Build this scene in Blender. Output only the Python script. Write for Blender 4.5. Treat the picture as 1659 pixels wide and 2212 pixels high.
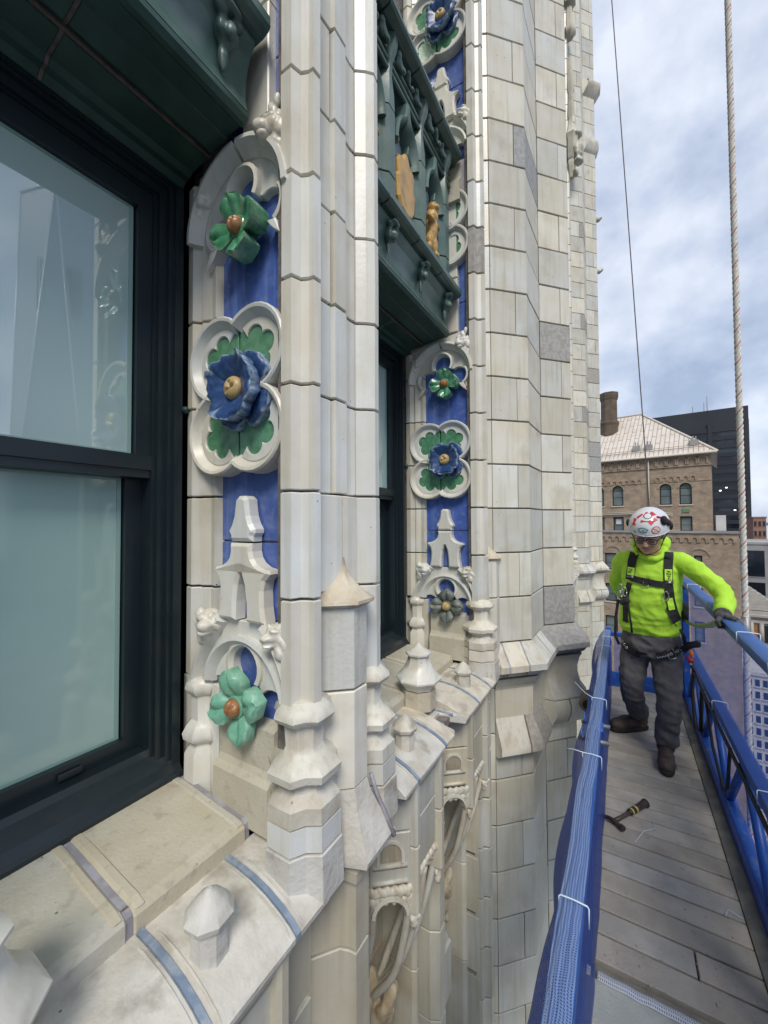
import bpy, bmesh, math, random
from mathutils import Matrix, Vector, noise
random.seed(7)
for o in list(bpy.data.objects): bpy.data.objects.remove(o)
scene = bpy.context.scene
C = scene.collection
R = math.radians
sin, cos, pi = math.sin, math.cos, math.pi

# ------------------------------------------------------------------ camera
yaw, pitch, roll = R(31.1), R(1.44), R(-0.32)
fw = Vector((-sin(yaw)*cos(pitch), cos(yaw)*cos(pitch), sin(pitch)))
r0 = Vector((cos(yaw), sin(yaw), 0)); u0 = r0.cross(fw)
rt = r0*cos(roll)+u0*sin(roll); up = u0*cos(roll)-r0*sin(roll)
cam = bpy.data.cameras.new('camera'); camo = bpy.data.objects.new('camera', cam); C.objects.link(camo)
camo.matrix_world = Matrix(((rt.x, up.x, -fw.x, 0), (rt.y, up.y, -fw.y, 0), (rt.z, up.z, -fw.z, 0), (0, 0, 0, 1)))
cam.sensor_fit = 'VERTICAL'; cam.sensor_height = 36; cam.lens = 850/2212*36
cam.clip_start = 0.02; cam.clip_end = 30000
scene.camera = camo
scene.render.resolution_x, scene.render.resolution_y = 768, 1024

# ------------------------------------------------------------------ sky and light
SUN_EL, SUN_AZ = R(48), R(146)          # azimuth clockwise from +Y
w = bpy.data.worlds.new('World'); scene.world = w; w.use_nodes = True
nt = w.node_tree; nt.nodes.clear()
def N(t, typ, **k):
    n = t.nodes.new(typ)
    for a, b in k.items(): setattr(n, a, b)
    return n
out = N(nt, 'ShaderNodeOutputWorld'); bg = N(nt, 'ShaderNodeBackground'); bg.inputs[1].default_value = 0.1
sky = N(nt, 'ShaderNodeTexSky', sky_type='NISHITA', sun_disc=False, sun_elevation=SUN_EL, sun_rotation=SUN_AZ)
sky.air_density = 1.0; sky.dust_density = 1.5; sky.ozone_density = 1.5
tc = N(nt, 'ShaderNodeTexCoord')
mp = N(nt, 'ShaderNodeMapping'); mp.inputs['Scale'].default_value = (1, 1, 1.25); mp.inputs['Location'].default_value = (.9, .2, .35)
nz = N(nt, 'ShaderNodeTexNoise'); nz.inputs['Scale'].default_value = 2.6; nz.inputs['Detail'].default_value = 7; nz.inputs['Roughness'].default_value = .55
rp = N(nt, 'ShaderNodeValToRGB'); rp.color_ramp.elements[0].position = .30; rp.color_ramp.elements[1].position = .66
nz2 = N(nt, 'ShaderNodeTexNoise'); nz2.inputs['Scale'].default_value = 4.4; nz2.inputs['Detail'].default_value = 6; nz2.inputs['Roughness'].default_value = .52; nz2.inputs['Distortion'].default_value = .0
rp2 = N(nt, 'ShaderNodeValToRGB')
rp2.color_ramp.elements[0].position = .38; rp2.color_ramp.elements[0].color = (2.45, 3.0, 4.05, 1)
rp2.color_ramp.elements[1].position = .64; rp2.color_ramp.elements[1].color = (5.2, 5.55, 6.25, 1)
em = rp2.color_ramp.elements.new(.50); em.color = (3.55, 4.05, 5.05, 1)
mx = N(nt, 'ShaderNodeMixRGB')
mx.inputs['Fac'].default_value = .9
L = nt.links.new
L(tc.outputs['Generated'], mp.inputs[0]); L(mp.outputs[0], nz.inputs['Vector']); L(mp.outputs[0], nz2.inputs['Vector'])
L(nz.outputs['Fac'], rp.inputs[0]); L(nz2.outputs['Fac'], rp2.inputs[0])
mul = N(nt, 'ShaderNodeMath', operation='MULTIPLY_ADD'); mul.inputs[1].default_value = .15; mul.inputs[2].default_value = .82
L(rp.outputs[0], mul.inputs[0]); L(mul.outputs[0], mx.inputs['Fac'])
L(sky.outputs[0], mx.inputs[1]); L(rp2.outputs[0], mx.inputs[2]); L(mx.outputs[0], bg.inputs[0]); L(bg.outputs[0], out.inputs[0])
sl = bpy.data.lights.new('sun', 'SUN'); sl.energy = 1.5; sl.angle = R(20); sl.color = (1, .94, .85)
so = bpy.data.objects.new('sun', sl); C.objects.link(so)
sd = Vector((sin(SUN_AZ)*cos(SUN_EL), cos(SUN_AZ)*cos(SUN_EL), sin(SUN_EL)))
so.rotation_euler = sd.to_track_quat('Z', 'Y').to_euler()
vs = scene.view_settings; vs.view_transform = 'Standard'; vs.look = 'None'; vs.gamma = 1; vs.exposure = 0.78; vs.use_curve_mapping = False

# ------------------------------------------------------------------ materials
MATS = {}
def mat(name, col, rough=.5, col2=None, nsc=4, thr=(.42, .62), var=0., bump=0., bsc=80, metal=0, spec=.5, stain=None, chips=0, edge=None, coat=0, streak=None):
    """procedural surface: base colour + blotches + per-piece tone + streaks/stains + chips + fine relief"""
    m = bpy.data.materials.new(name); m.use_nodes = True; t = m.node_tree; nd = t.nodes; lk = t.links.new
    b = nd['Principled BSDF']; b.inputs['Roughness'].default_value = rough; b.inputs['Metallic'].default_value = metal
    b.inputs['Specular IOR Level'].default_value = spec
    if coat: b.inputs['Coat Weight'].default_value = coat; b.inputs['Coat Roughness'].default_value = .12
    g = N(t, 'ShaderNodeNewGeometry'); pos = g.outputs['Position']
    rgb = N(t, 'ShaderNodeRGB'); rgb.outputs[0].default_value = (*col, 1); cur = rgb.outputs[0]
    def mixin(fac, c):
        nonlocal cur
        x = N(t, 'ShaderNodeMixRGB'); lk(fac, x.inputs[0]); lk(cur, x.inputs[1])
        if isinstance(c, tuple): x.inputs[2].default_value = (*c, 1)
        else: lk(c, x.inputs[2])
        cur = x.outputs[0]
    def nfac(scale, lo, hi, vec=None, det=5, amt=1.):
        z = N(t, 'ShaderNodeTexNoise'); z.inputs['Scale'].default_value = scale; z.inputs['Detail'].default_value = det
        lk(vec or pos, z.inputs['Vector'])
        q = N(t, 'ShaderNodeMapRange'); q.inputs[1].default_value = lo; q.inputs[2].default_value = hi; q.inputs[4].default_value = amt
        lk(z.outputs['Fac'], q.inputs[0]); return q.outputs[0]
    oi = N(t, 'ShaderNodeObjectInfo')
    if col2:
        if var:
            # blotch pattern moves from piece to piece
            mpp = N(t, 'ShaderNodeVectorMath', operation='ADD'); cmb = N(t, 'ShaderNodeVectorMath', operation='SCALE')
            vv = N(t, 'ShaderNodeCombineXYZ'); lk(oi.outputs['Random'], vv.inputs[0]); lk(oi.outputs['Random'], vv.inputs[2])
            lk(vv.outputs[0], cmb.inputs[0]); cmb.inputs['Scale'].default_value = 37
            lk(pos, mpp.inputs[0]); lk(cmb.outputs[0], mpp.inputs[1])
            mixin(nfac(nsc, thr[0], thr[1], mpp.outputs[0]), col2)
        else: mixin(nfac(nsc, thr[0], thr[1]), col2)
    if streak:
        s = N(t, 'ShaderNodeMapping'); s.inputs['Scale'].default_value = (14, 14, .8); lk(pos, s.inputs[0])
        mixin(nfac(2.2, .50, .78, s.outputs[0], 6, streak[1]), streak[0])
    if stain:
        mixin(nfac(stain[1], stain[2], stain[3], None, 8, stain[4] if len(stain) > 4 else .9), stain[0])
    if edge:
        a = N(t, 'ShaderNodeAttribute', attribute_name='edge')
        e = N(t, 'ShaderNodeMath', operation='MULTIPLY'); lk(a.outputs['Fac'], e.inputs[0]); lk(nfac(60, .3, .6), e.inputs[1]); mixin(e.outputs[0], edge)
    if chips:
        v = N(t, 'ShaderNodeTexVoronoi'); v.inputs['Scale'].default_value = 26; lk(pos, v.inputs['Vector'])
        c1 = N(t, 'ShaderNodeMath', operation='LESS_THAN'); c1.inputs[1].default_value = .10; lk(v.outputs['Distance'], c1.inputs[0])
        c2 = N(t, 'ShaderNodeMath', operation='MULTIPLY'); lk(c1.outputs[0], c2.inputs[0]); lk(nfac(7, .60, .63, None, 3, chips), c2.inputs[1])
        mixin(c2.outputs[0], (.16, .13, .1))
    if var:
        q = N(t, 'ShaderNodeMapRange'); q.inputs[3].default_value = 1-var; q.inputs[4].default_value = 1+var*.35
        lk(oi.outputs['Random'], q.inputs[0])
        x = N(t, 'ShaderNodeMixRGB', blend_type='MULTIPLY'); x.inputs[0].default_value = 1; lk(cur, x.inputs[1])
        # tone shifts slightly between warm cream and cool grey
        cr = N(t, 'ShaderNodeValToRGB'); cr.color_ramp.elements[0].color = (1, .97, .885, 1); cr.color_ramp.elements[1].color = (.95, .985, 1, 1)
        mo = N(t, 'ShaderNodeMath', operation='FRACT'); mm = N(t, 'ShaderNodeMath', operation='MULTIPLY'); mm.inputs[1].default_value = 7.31
        lk(oi.outputs['Random'], mm.inputs[0]); lk(mm.outputs[0], mo.inputs[0]); lk(mo.outputs[0], cr.inputs[0])
        y = N(t, 'ShaderNodeMixRGB', blend_type='MULTIPLY'); y.inputs[0].default_value = 1; lk(cr.outputs[0], y.inputs[1]); lk(q.outputs[0], y.inputs[2])
        lk(y.outputs[0], x.inputs[2]); cur = x.outputs[0]
    lk(cur, b.inputs['Base Color'])
    if bump:
        bp = N(t, 'ShaderNodeBump'); bp.inputs['Strength'].default_value = bump; bp.inputs['Distance'].default_value = .004
        z = N(t, 'ShaderNodeTexNoise'); z.inputs['Scale'].default_value = bsc; z.inputs['Detail'].default_value = 4; lk(pos, z.inputs['Vector'])
        lk(z.outputs['Fac'], bp.inputs['Height']); lk(bp.outputs[0], b.inputs['Normal'])
    MATS[name] = m; return m
BR = (.30, .21, .12)
mat('terracotta', (.655, .62, .53), .34, (.70, .69, .645), 5, (.4, .62), .19, .22, 45, stain=((.40, .35, .26), 3.2, .56, .76, .65), chips=1., streak=((.44, .41, .35), .65))
mat('terracotta_clean', (.685, .66, .595), .36, (.74, .735, .70), 5, (.4, .62), .13, .2, 45, stain=((.50, .43, .31), 4.2, .58, .78, .6), streak=((.53, .50, .43), .55), chips=.6)
mat('terracotta_weathered', (.66, .64, .58), .5, (.55, .49, .40), 7, (.5, .7), .12, .5, 60, stain=(BR, 5, .62, .85, .55), streak=((.40, .32, .22), .55), chips=.7)
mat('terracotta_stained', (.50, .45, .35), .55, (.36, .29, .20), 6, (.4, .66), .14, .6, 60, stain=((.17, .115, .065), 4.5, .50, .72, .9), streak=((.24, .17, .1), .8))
mat('terracotta_lower', (.56, .54, .46), .42, (.63, .62, .57), 4, (.4, .65), .16, .3, 45, stain=((.38, .31, .22), 3.2, .58, .78, .6), streak=((.42, .38, .30), .55), chips=.5)
mat('sill_stone', (.50, .46, .37), .6, (.56, .53, .45), 6, (.4, .65), .07, .5, 90, stain=((.30, .28, .23), 26, .56, .70, .45), chips=.8)
mat('cornice_white', (.66, .635, .585), .6, (.52, .48, .42), 8, (.42, .66), .06, .8, 55, stain=((.30, .265, .22), 11, .54, .72, .75), chips=1.)
mat('terracotta_brown', (.53, .46, .36), .5, (.64, .60, .52), 9, (.42, .66), .05, .6, 60, stain=((.30, .22, .14), 7, .52, .75, .7), streak=((.66, .62, .54), .6))
mat('patch_concrete', (.33, .32, .31), .8, (.42, .41, .40), 30, (.4, .6), .06, .6, 160)
mat('mortar', (.13, .115, .105), .9, (.22, .19, .17), 20, (.4, .6), 0, .6, 90)
mat('mortar_pale', (.30, .28, .26), .9, (.40, .37, .34), 30, (.4, .6), 0, .6, 90)
mat('caulk_blue', (.19, .25, .34), .55, (.31, .36, .43), 18, (.45, .6), 0, .6, 70)
mat('caulk_grey', (.27, .26, .29), .6, (.36, .36, .40), 18, (.45, .6), 0, .5, 70)
mat('blue_glaze', (.060, .110, .38), .25, (.095, .16, .46), 9, (.4, .7), .06, .1, 60, stain=((.20, .26, .48), 26, .54, .72, .55), streak=((.20, .28, .52), .65), coat=.3)
mat('green_glaze', (.07, .22, .115), .25, (.12, .30, .17), 30, (.4, .6), .05, .2, 60, coat=.25)
mat('rosette_green', (.055, .24, .125), .25, (.13, .36, .22), 25, (.45, .65), .05, .3, 70, edge=(.22, .34, .24), coat=.3)
mat('rosette_mint', (.16, .40, .28), .35, (.24, .50, .36), 25, (.45, .65), .05, .3, 70, edge=(.34, .55, .44))
mat('rosette_grey', (.12, .145, .13), .5, (.19, .21, .185), 25, (.45, .65), .05, .4, 70, edge=(.25, .27, .24))
mat('rosette_blue', (.022, .060, .185), .35, (.05, .11, .27), 40, (.5, .7), .05, .4, 70, edge=(.38, .50, .62))
mat('bud_brown', (.36, .17, .07), .35, (.22, .10, .04), 40, (.45, .65), 0, .3, 80)
mat('bud_gold', (.50, .36, .16), .4, (.36, .24, .10), 40, (.5, .7), 0, .3, 80)
mat('gold_glaze', (.55, .33, .10), .35, (.34, .19, .06), 14, (.45, .7), 0, .4, 60)
mat('orange_rust', (.36, .17, .05), .6)
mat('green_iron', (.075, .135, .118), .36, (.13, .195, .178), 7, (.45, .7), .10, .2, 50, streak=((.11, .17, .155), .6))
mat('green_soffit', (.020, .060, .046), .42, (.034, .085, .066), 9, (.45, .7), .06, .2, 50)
mat('rust_joint', (.17, .125, .11), .8, (.10, .08, .07), 30, (.4, .6))
mat('pale_blue_panel', (.33, .42, .46), .4, (.42, .50, .52), 9, (.45, .7))
mat('window_frame', (.013, .022, .028), .32, (.015, .024, .03), 12, (.45, .7), 0, .05, 60, stain=((.04, .03, .022), 9, .62, .8, .5))
mat('room_dark', (.02, .022, .022), .9)
mat('shade_teal', (.72, .86, .82), .8, (.76, .88, .84), 2, (.4, .6))
mat('bolt_teal', (.02, .05, .055), .35)

def glass_pane():
    m = bpy.data.materials.new('window_glass'); m.use_nodes = True; t = m.node_tree; t.nodes.clear(); lk = t.links.new
    o = N(t, 'ShaderNodeOutputMaterial'); mxs = N(t, 'ShaderNodeMixShader'); gl = N(t, 'ShaderNodeBsdfGlossy'); tr = N(t, 'ShaderNodeBsdfTransparent')
    gl.inputs['Roughness'].default_value = .012; gl.inputs['Color'].default_value = (.84, .93, .95, 1); tr.inputs['Color'].default_value = (.93, .985, .97, 1)
    lw = N(t, 'ShaderNodeLayerWeight'); lw.inputs['Blend'].default_value = .55
    mr = N(t, 'ShaderNodeMapRange'); mr.inputs[3].default_value = .10; mr.inputs[4].default_value = .52
    lk(lw.outputs['Fresnel'], mr.inputs[0]); lk(mr.outputs[0], mxs.inputs[0]); lk(tr.outputs[0], mxs.inputs[1]); lk(gl.outputs[0], mxs.inputs[2]); lk(mxs.outputs[0], o.inputs[0])
    MATS['window_glass'] = m
glass_pane()
mat('glass_edge', (.30, .46, .42), .3)
mat('blind_glass', (.46, .63, .61), .015, (.50, .66, .635), 1.2, (.4, .6), 0, 0, spec=.5)
MATS['blind_glass'].node_tree.nodes['Principled BSDF'].inputs['IOR'].default_value = 2.7
mat('frosted_glass', (.36, .53, .49), .07, (.40, .56, .52), 1.5, (.4, .6), 0, 0, spec=.75)

# ------------------------------------------------------------------ mesh helpers
SC = 1.0                     # survey unit -> metres for the tower
def tagp(o, label=None, cat=None, group=None, kind=None):
    if label: o['label'] = label
    if cat: o['category'] = cat
    if group: o['group'] = group
    if kind: o['kind'] = kind
    return o
def link(o, par=None):
    C.objects.link(o)
    if par is not None:
        o.parent = par
        if par.type == 'EMPTY': o.matrix_parent_inverse = Matrix.Translation(-Vector(par.location))
    return o
def empty(name, loc, label, cat, group=None):
    o = bpy.data.objects.new(name, None); o.location = loc; o.empty_display_size = .1; C.objects.link(o); return tagp(o, label, cat, group)
def from_bm(name, bm, m, par=None, smooth=False):
    me = bpy.data.meshes.new(name); bm.to_mesh(me); bm.free()
    if m: me.materials.append(MATS[m] if isinstance(m, str) else m)
    if smooth:
        me.polygons.foreach_set('use_smooth', [True]*len(me.polygons))
    return link(bpy.data.objects.new(name, me), par)
def obj(name, V, F, m, par=None, smooth=False, recalc=True, auto=None):
    bm = bmesh.new(); vs = [bm.verts.new((v[0]*SC, v[1]*SC, v[2]*SC)) for v in V]
    for f in F:
        try: bm.faces.new([vs[i] for i in f])
        except ValueError: pass
    if recalc: bmesh.ops.recalc_face_normals(bm, faces=bm.faces)
    if auto is not None:
        for e in bm.edges:
            if len(e.link_faces) == 2 and e.calc_face_angle(0) > R(auto): e.smooth = False
        smooth = True
    return from_bm(name, bm, m, par, smooth)
def area2(p): return sum(p[i][0]*p[(i+1) % len(p)][1]-p[(i+1) % len(p)][0]*p[i][1] for i in range(len(p)))/2
def offs(poly, d):
    """inward offset of a closed polygon"""
    n = len(poly); s = 1 if area2(poly) > 0 else -1; o = []
    for i in range(n):
        a, b, c = poly[i-1], poly[i], poly[(i+1) % n]
        e1 = (b[0]-a[0], b[1]-a[1]); e2 = (c[0]-b[0], c[1]-b[1])
        l1 = math.hypot(*e1) or 1e-9; l2 = math.hypot(*e2) or 1e-9
        n1 = (-e1[1]/l1*s, e1[0]/l1*s); n2 = (-e2[1]/l2*s, e2[0]/l2*s)
        k = 1+n1[0]*n2[0]+n1[1]*n2[1]; k = max(k, .35)
        o.append((b[0]+(n1[0]+n2[0])/k*d, b[1]+(n1[1]+n2[1])/k*d))
    return o
def rings_VF(rings, cap=True, closed=True):
    V = []; F = []; n = len(rings[0])
    for r in rings: V += r
    for j in range(len(rings)-1):
        for i in range(n if closed else n-1):
            k = (i+1) % n; F.append((j*n+i, j*n+k, (j+1)*n+k, (j+1)*n+i))
    if cap: F.append(tuple(range(n))[::-1]); F.append(tuple((len(rings)-1)*n+i for i in range(n)))
    return V, F
MZ = lambda a, b, c: (a, b, c)                 # plan polygon extruded upwards
MY = lambda a, b, c: (a, c, b)                 # (x,z) section extruded along y
MX = lambda a, b, c: (c, a, b)                 # (y,z) section extruded along x
def panel(yr): return lambda a, b, c: (a*1.03, yr-c, b*1.02)   # drawing on a wall that faces -Y, c = relief
def prism(name, poly, c0, c1, m, par=None, mp=MZ, ch=.002, smooth=False, auto=None, jit=0):
    q = offs(poly, ch) if ch else poly
    rr = [[mp(a, b, c) for a, b in pp] for pp, c in ((q, c0), (poly, c0+ch), (poly, c1-ch), (q, c1))] if ch else [[mp(a, b, c) for a, b in poly] for c in (c0, c1)]
    V, F = rings_VF(rr)
    return obj(name, V, F, m, par, smooth, True, auto)
def box(name, x0, x1, y0, y1, z0, z1, m, par=None, ch=.002):
    return prism(name, [(x0, y0), (x1, y0), (x1, y1), (x0, y1)], z0, z1, m, par, MZ, ch)
def loft(name, rings, m, par=None, smooth=False, auto=None, cap=True):
    V, F = rings_VF(rings, cap); return obj(name, V, F, m, par, smooth, True, auto)
def sweep_VF(path, prof, mp, closed=False, cap=True):
    n = len(path); rings = []
    for i in range(n):
        if closed: a, b, c = path[i-1], path[i], path[(i+1) % n]
        else: a, b, c = path[max(i-1, 0)], path[i], path[min(i+1, n-1)]
        e1 = Vector((b[0]-a[0], b[1]-a[1])); e2 = Vector((c[0]-b[0], c[1]-b[1]))
        if e1.length < 1e-9: e1 = e2
        if e2.length < 1e-9: e2 = e1
        e1.normalize(); e2.normalize()
        n1 = Vector((-e1.y, e1.x)); n2 = Vector((-e2.y, e2.x)); k = max(1+n1.dot(n2), .5); nn = (n1+n2)/k
        rings.append([mp(b[0]+nn.x*p, b[1]+nn.y*p, h) for p, h in prof])
    if closed: rings.append(rings[0])
    return rings_VF(rings, cap and not closed)
def sweep(name, path, prof, mp, m, par=None, closed=False, auto=35):
    V, F = sweep_VF(path, prof, mp, closed); return obj(name, V, F, m, par, False, True, auto)
def tube_VF(pts, rad, n=8, up=None, flat=1.):
    """round bar along 3-D points; rad number or list"""
    P = [Vector(p) for p in pts]; rings = []; ref = Vector(up) if up else Vector((0, 0, 1))
    for i, p in enumerate(P):
        t = (P[min(i+1, len(P)-1)]-P[max(i-1, 0)]).normalized()
        a = t.cross(ref)
        if a.length < .05: a = t.cross(Vector((1, 0, 0)))
        a.normalize(); b = a.cross(t).normalized(); ra = rad[i] if isinstance(rad, (list, tuple)) else rad
        rings.append([tuple(p+a*cos(2*pi*k/n)*ra+b*sin(2*pi*k/n)*ra*flat) for k in range(n)])
    return rings_VF(rings)
def tube(name, pts, rad, m, par=None, n=8, up=None, flat=1.):
    V, F = tube_VF(pts, rad, n, up, flat); return obj(name, V, F, m, par, True)
class MB:
    """collects shapes of ONE part"""
    def __init__(s): s.V = []; s.F = []
    def add(s, VF):
        k = len(s.V); s.V += list(VF[0]); s.F += [tuple(i+k for i in f) for f in VF[1]]; return s
    def box(s, x0, x1, y0, y1, z0, z1):
        return s.add(rings_VF([[(x0, y0, z), (x1, y0, z), (x1, y1, z), (x0, y1, z)] for z in (z0, z1)]))
    def build(s, name, m, par=None, smooth=False, auto=None): return obj(name, s.V, s.F, m, par, smooth, True, auto)
def arc(cx, cy, r, a0, a1, n=10, ry=None):
    return [(cx+r*cos(R(a0+(a1-a0)*i/n)), cy+(ry or r)*sin(R(a0+(a1-a0)*i/n))) for i in range(n+1)]
def bez(p0, p1, p2, n=8):
    return [tuple((1-t)**2*a+2*t*(1-t)*b+t*t*c for a, b, c in zip(p0, p1, p2)) for t in [i/n for i in range(n+1)]]
def displace(me, fn):
    n = len(me.vertices); co = [0.]*(3*n); no = [0.]*(3*n); me.vertices.foreach_get('co', co); me.vertices.foreach_get('normal', no)
    for i in range(n):
        k = fn(Vector(co[3*i:3*i+3]))
        for j in range(3): co[3*i+j] += no[3*i+j]*k
    me.vertices.foreach_set('co', co); me.update()
TMP = bpy.data.scenes.new('scratch')          # fused skins are evaluated here, away from the big scene
def tmp_graph():
    with bpy.context.temp_override(scene=TMP, view_layer=TMP.view_layers[0]):
        g = bpy.context.evaluated_depsgraph_get()
        g.update(); return g
def blob(name, parts, vox, m, par=None, rough=0., smooth_it=3, seed=0, scale=1.):
    """several overlapping solids fused into one continuous skin"""
    bm = bmesh.new()
    for q in parts:
        if q[0] == 's':      # ellipsoid: centre, radii, optional rotation matrix
            M = Matrix.Translation(Vector(q[1])) @ (q[3] if len(q) > 3 else Matrix()) @ Matrix.Diagonal((*q[2], 1))
            bmesh.ops.create_icosphere(bm, subdivisions=3, radius=1, matrix=M)
        else:                # closed shell
            V, F = q[1]; vs = [bm.verts.new(v) for v in V]
            for f in F: bm.faces.new([vs[i] for i in f])
    bmesh.ops.recalc_face_normals(bm, faces=bm.faces)
    for v in bm.verts: v.co *= scale
    me = bpy.data.meshes.new('tmp'); bm.to_mesh(me); bm.free(); o = bpy.data.objects.new('tmp', me); TMP.collection.objects.link(o)
    md = o.modifiers.new('r', 'REMESH'); md.mode = 'VOXEL'; md.voxel_size = vox*scale
    if smooth_it: sm = o.modifiers.new('s', 'SMOOTH'); sm.iterations = smooth_it; sm.factor = .5
    dg = tmp_graph(); me2 = bpy.data.meshes.new_from_object(o.evaluated_get(dg)); bpy.data.objects.remove(o)
    if rough:
        displace(me2, lambda c: rough*scale*(noise.noise(c*(9/scale)+Vector((seed, 0, 0)))+.5*noise.noise(c*(23/scale))+.35*noise.noise(c*(60/scale))))
    me2.name = name; me2.polygons.foreach_set('use_smooth', [True]*len(me2.polygons)); me2.materials.clear(); me2.materials.append(MATS[m])
    return link(bpy.data.objects.new(name, me2), par)
def copy_tree(o, loc=(0, 0, 0), mirror_y=None, par='same', rename=None):
    """copy of a part with its pieces, moved by loc (survey units) or mirrored on plane y=mirror_y"""
    c = o.copy(); C.objects.link(c)
    if par != 'same': c.parent = par
    c.location = Vector(o.location)+Vector(loc)*SC
    if mirror_y is not None: c.scale.y = -1; c.location.y = 2*mirror_y*SC+loc[1]*SC
    for ch in [x for x in o.children]:
        d = ch.copy(); C.objects.link(d); d.parent = c
    return c
# ================================================================== the terracotta tower
SC = 1.15
tower = empty('terracotta_tower', (-1.6, 3.5, -95), 'cream terracotta tower with blue and green glazed gothic window bays', 'building')
zj = lambda k: .088+.304*k
G = .0035                                   # half a mortar joint
YC = 1.015                                  # mullion pier axis
BAY = 1.64
def course(name, poly, k, m, par, g=G, ch=.003): return prism(name, poly, zj(k)+g, zj(k+1)-g, m, par, MZ, ch)

# ---- mullion pier ------------------------------------------------------------
COLL = [(-.822, -.215), (-.783, -.215), (-.773, -.185), (-.752, -.176), (-.736, -.175), (-.733, -.147), (-.755, -.125), (-.785, -.103), (-.822, -.103)]
COLR = [(x, -y) for x, y in COLL][::-1]
CA = [(-.87, -.097), (-.787, -.097), (-.79, -.075), (-.787, -.037), (-.87, -.037)]
CB = [(-.87, -.030), (-.772, -.030), (-.772, .030), (-.787, .037), (-.79, .075), (-.787, .097), (-.87, .097)]
CF = [(-.87, -.097), (-.787, -.097), (-.79, -.075), (-.787, -.034), (-.772, -.030), (-.772, .030), (-.787, .037), (-.79, .075), (-.787, .097), (-.87, .097)]
CL = [(-.87, -.097), (-.780, -.097), (-.768, -.03), (-.768, -.003), (-.87, -.003)]
CL2 = [(-.87, .003), (-.768, .003), (-.768, .03), (-.780, .097), (-.87, .097)]
sh = lambda p, dx=0, dy=0: [(x+dx, y+dy) for x, y in p]
def mullion(yc, k0=-2, k1=13, base=True):
    core = prism('mullion_pier', sh([(-1.25, -.10), (-.86, -.10), (-.86, -.19), (-.800, -.205), (-.79, -.17), (-.755, -.16), (-.795, -.10), (-.80, 0), (-.795, .10), (-.755, .16), (-.79, .17), (-.800, .205), (-.86, .19), (-.86, .10), (-1.25, .10)], 0, yc), -.96, zj(k1), 'mortar', tower, MZ, 0)
    ms = {}
    def blk(nm, key, poly, k, m='terracotta_clean'):
        if key in ms:
            o = bpy.data.objects.new(nm, ms[key]); link(o, core); o.location = (random.uniform(-.0022, .0012), random.uniform(-.0010, .0010), zj(k)*SC); return o
        o = prism(nm, sh(poly, 0, yc), G, .304-G, m, core, MZ, .003); ms[key] = o.data; o.location.z = zj(k)*SC; return o
    for k in range(k0, k1):
        blk('terracotta_block', 'L', COLL, k); blk('terracotta_block', 'R', COLR, k)
        if k >= 0:
            if k % 2 == 0: blk('terracotta_block', 'CA', CA, k); blk('terracotta_block', 'CB', CB, k)
            else: blk('terracotta_block', 'CF', CF, k)
        else: blk('terracotta_block', 'CL', CL, k); blk('terracotta_block', 'CL2', CL2, k)
    if base: pier_base(core, yc)
    return core
def star(cx, cy, r, z, n=8, rot=22.5, dent=.10):
    o = []
    for i in range(n):
        a = R(rot+360/n*i); o.append((cx+r*cos(a), cy+r*sin(a), z))
        b = R(rot+360/n*(i+.5)); q = r*cos(pi/n)*(1-(dent if i % 2 == 0 else .0)); o.append((cx+q*cos(b), cy+q*sin(b), z))
    return o
BASEP = [(-.500, .056), (-.508, .068), (-.520, .086), (-.538, .091), (-.552, .082), (-.566, .060), (-.62, .056), (-.640, .066), (-.655, .092), (-.675, .110), (-.695, .107), (-.712, .082), (-.722, .072), (-.735, .078), (-.758, .106), (-.80, .108)]
def col_base(core, cx, cy, mtl='terracotta_weathered'):
    for nm, pr in (('column_base', BASEP[:11]), ('column_base', BASEP[10:])):
        loft(nm, [star(cx, cy, r, z+(.0015 if i == 0 else 0)) for i, (z, r) in enumerate(pr)], mtl, core, auto=40)
    loft('column_plinth', [star(cx, cy, .108, z) for z in (-.806, -.87)], 'terracotta_clean', core)
    loft('column_plinth', [star(cx, cy, r, z) for z, r in ((-.876, .108), (-.878, .112), (-1.0, .116))], 'cornice_white', core)
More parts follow.
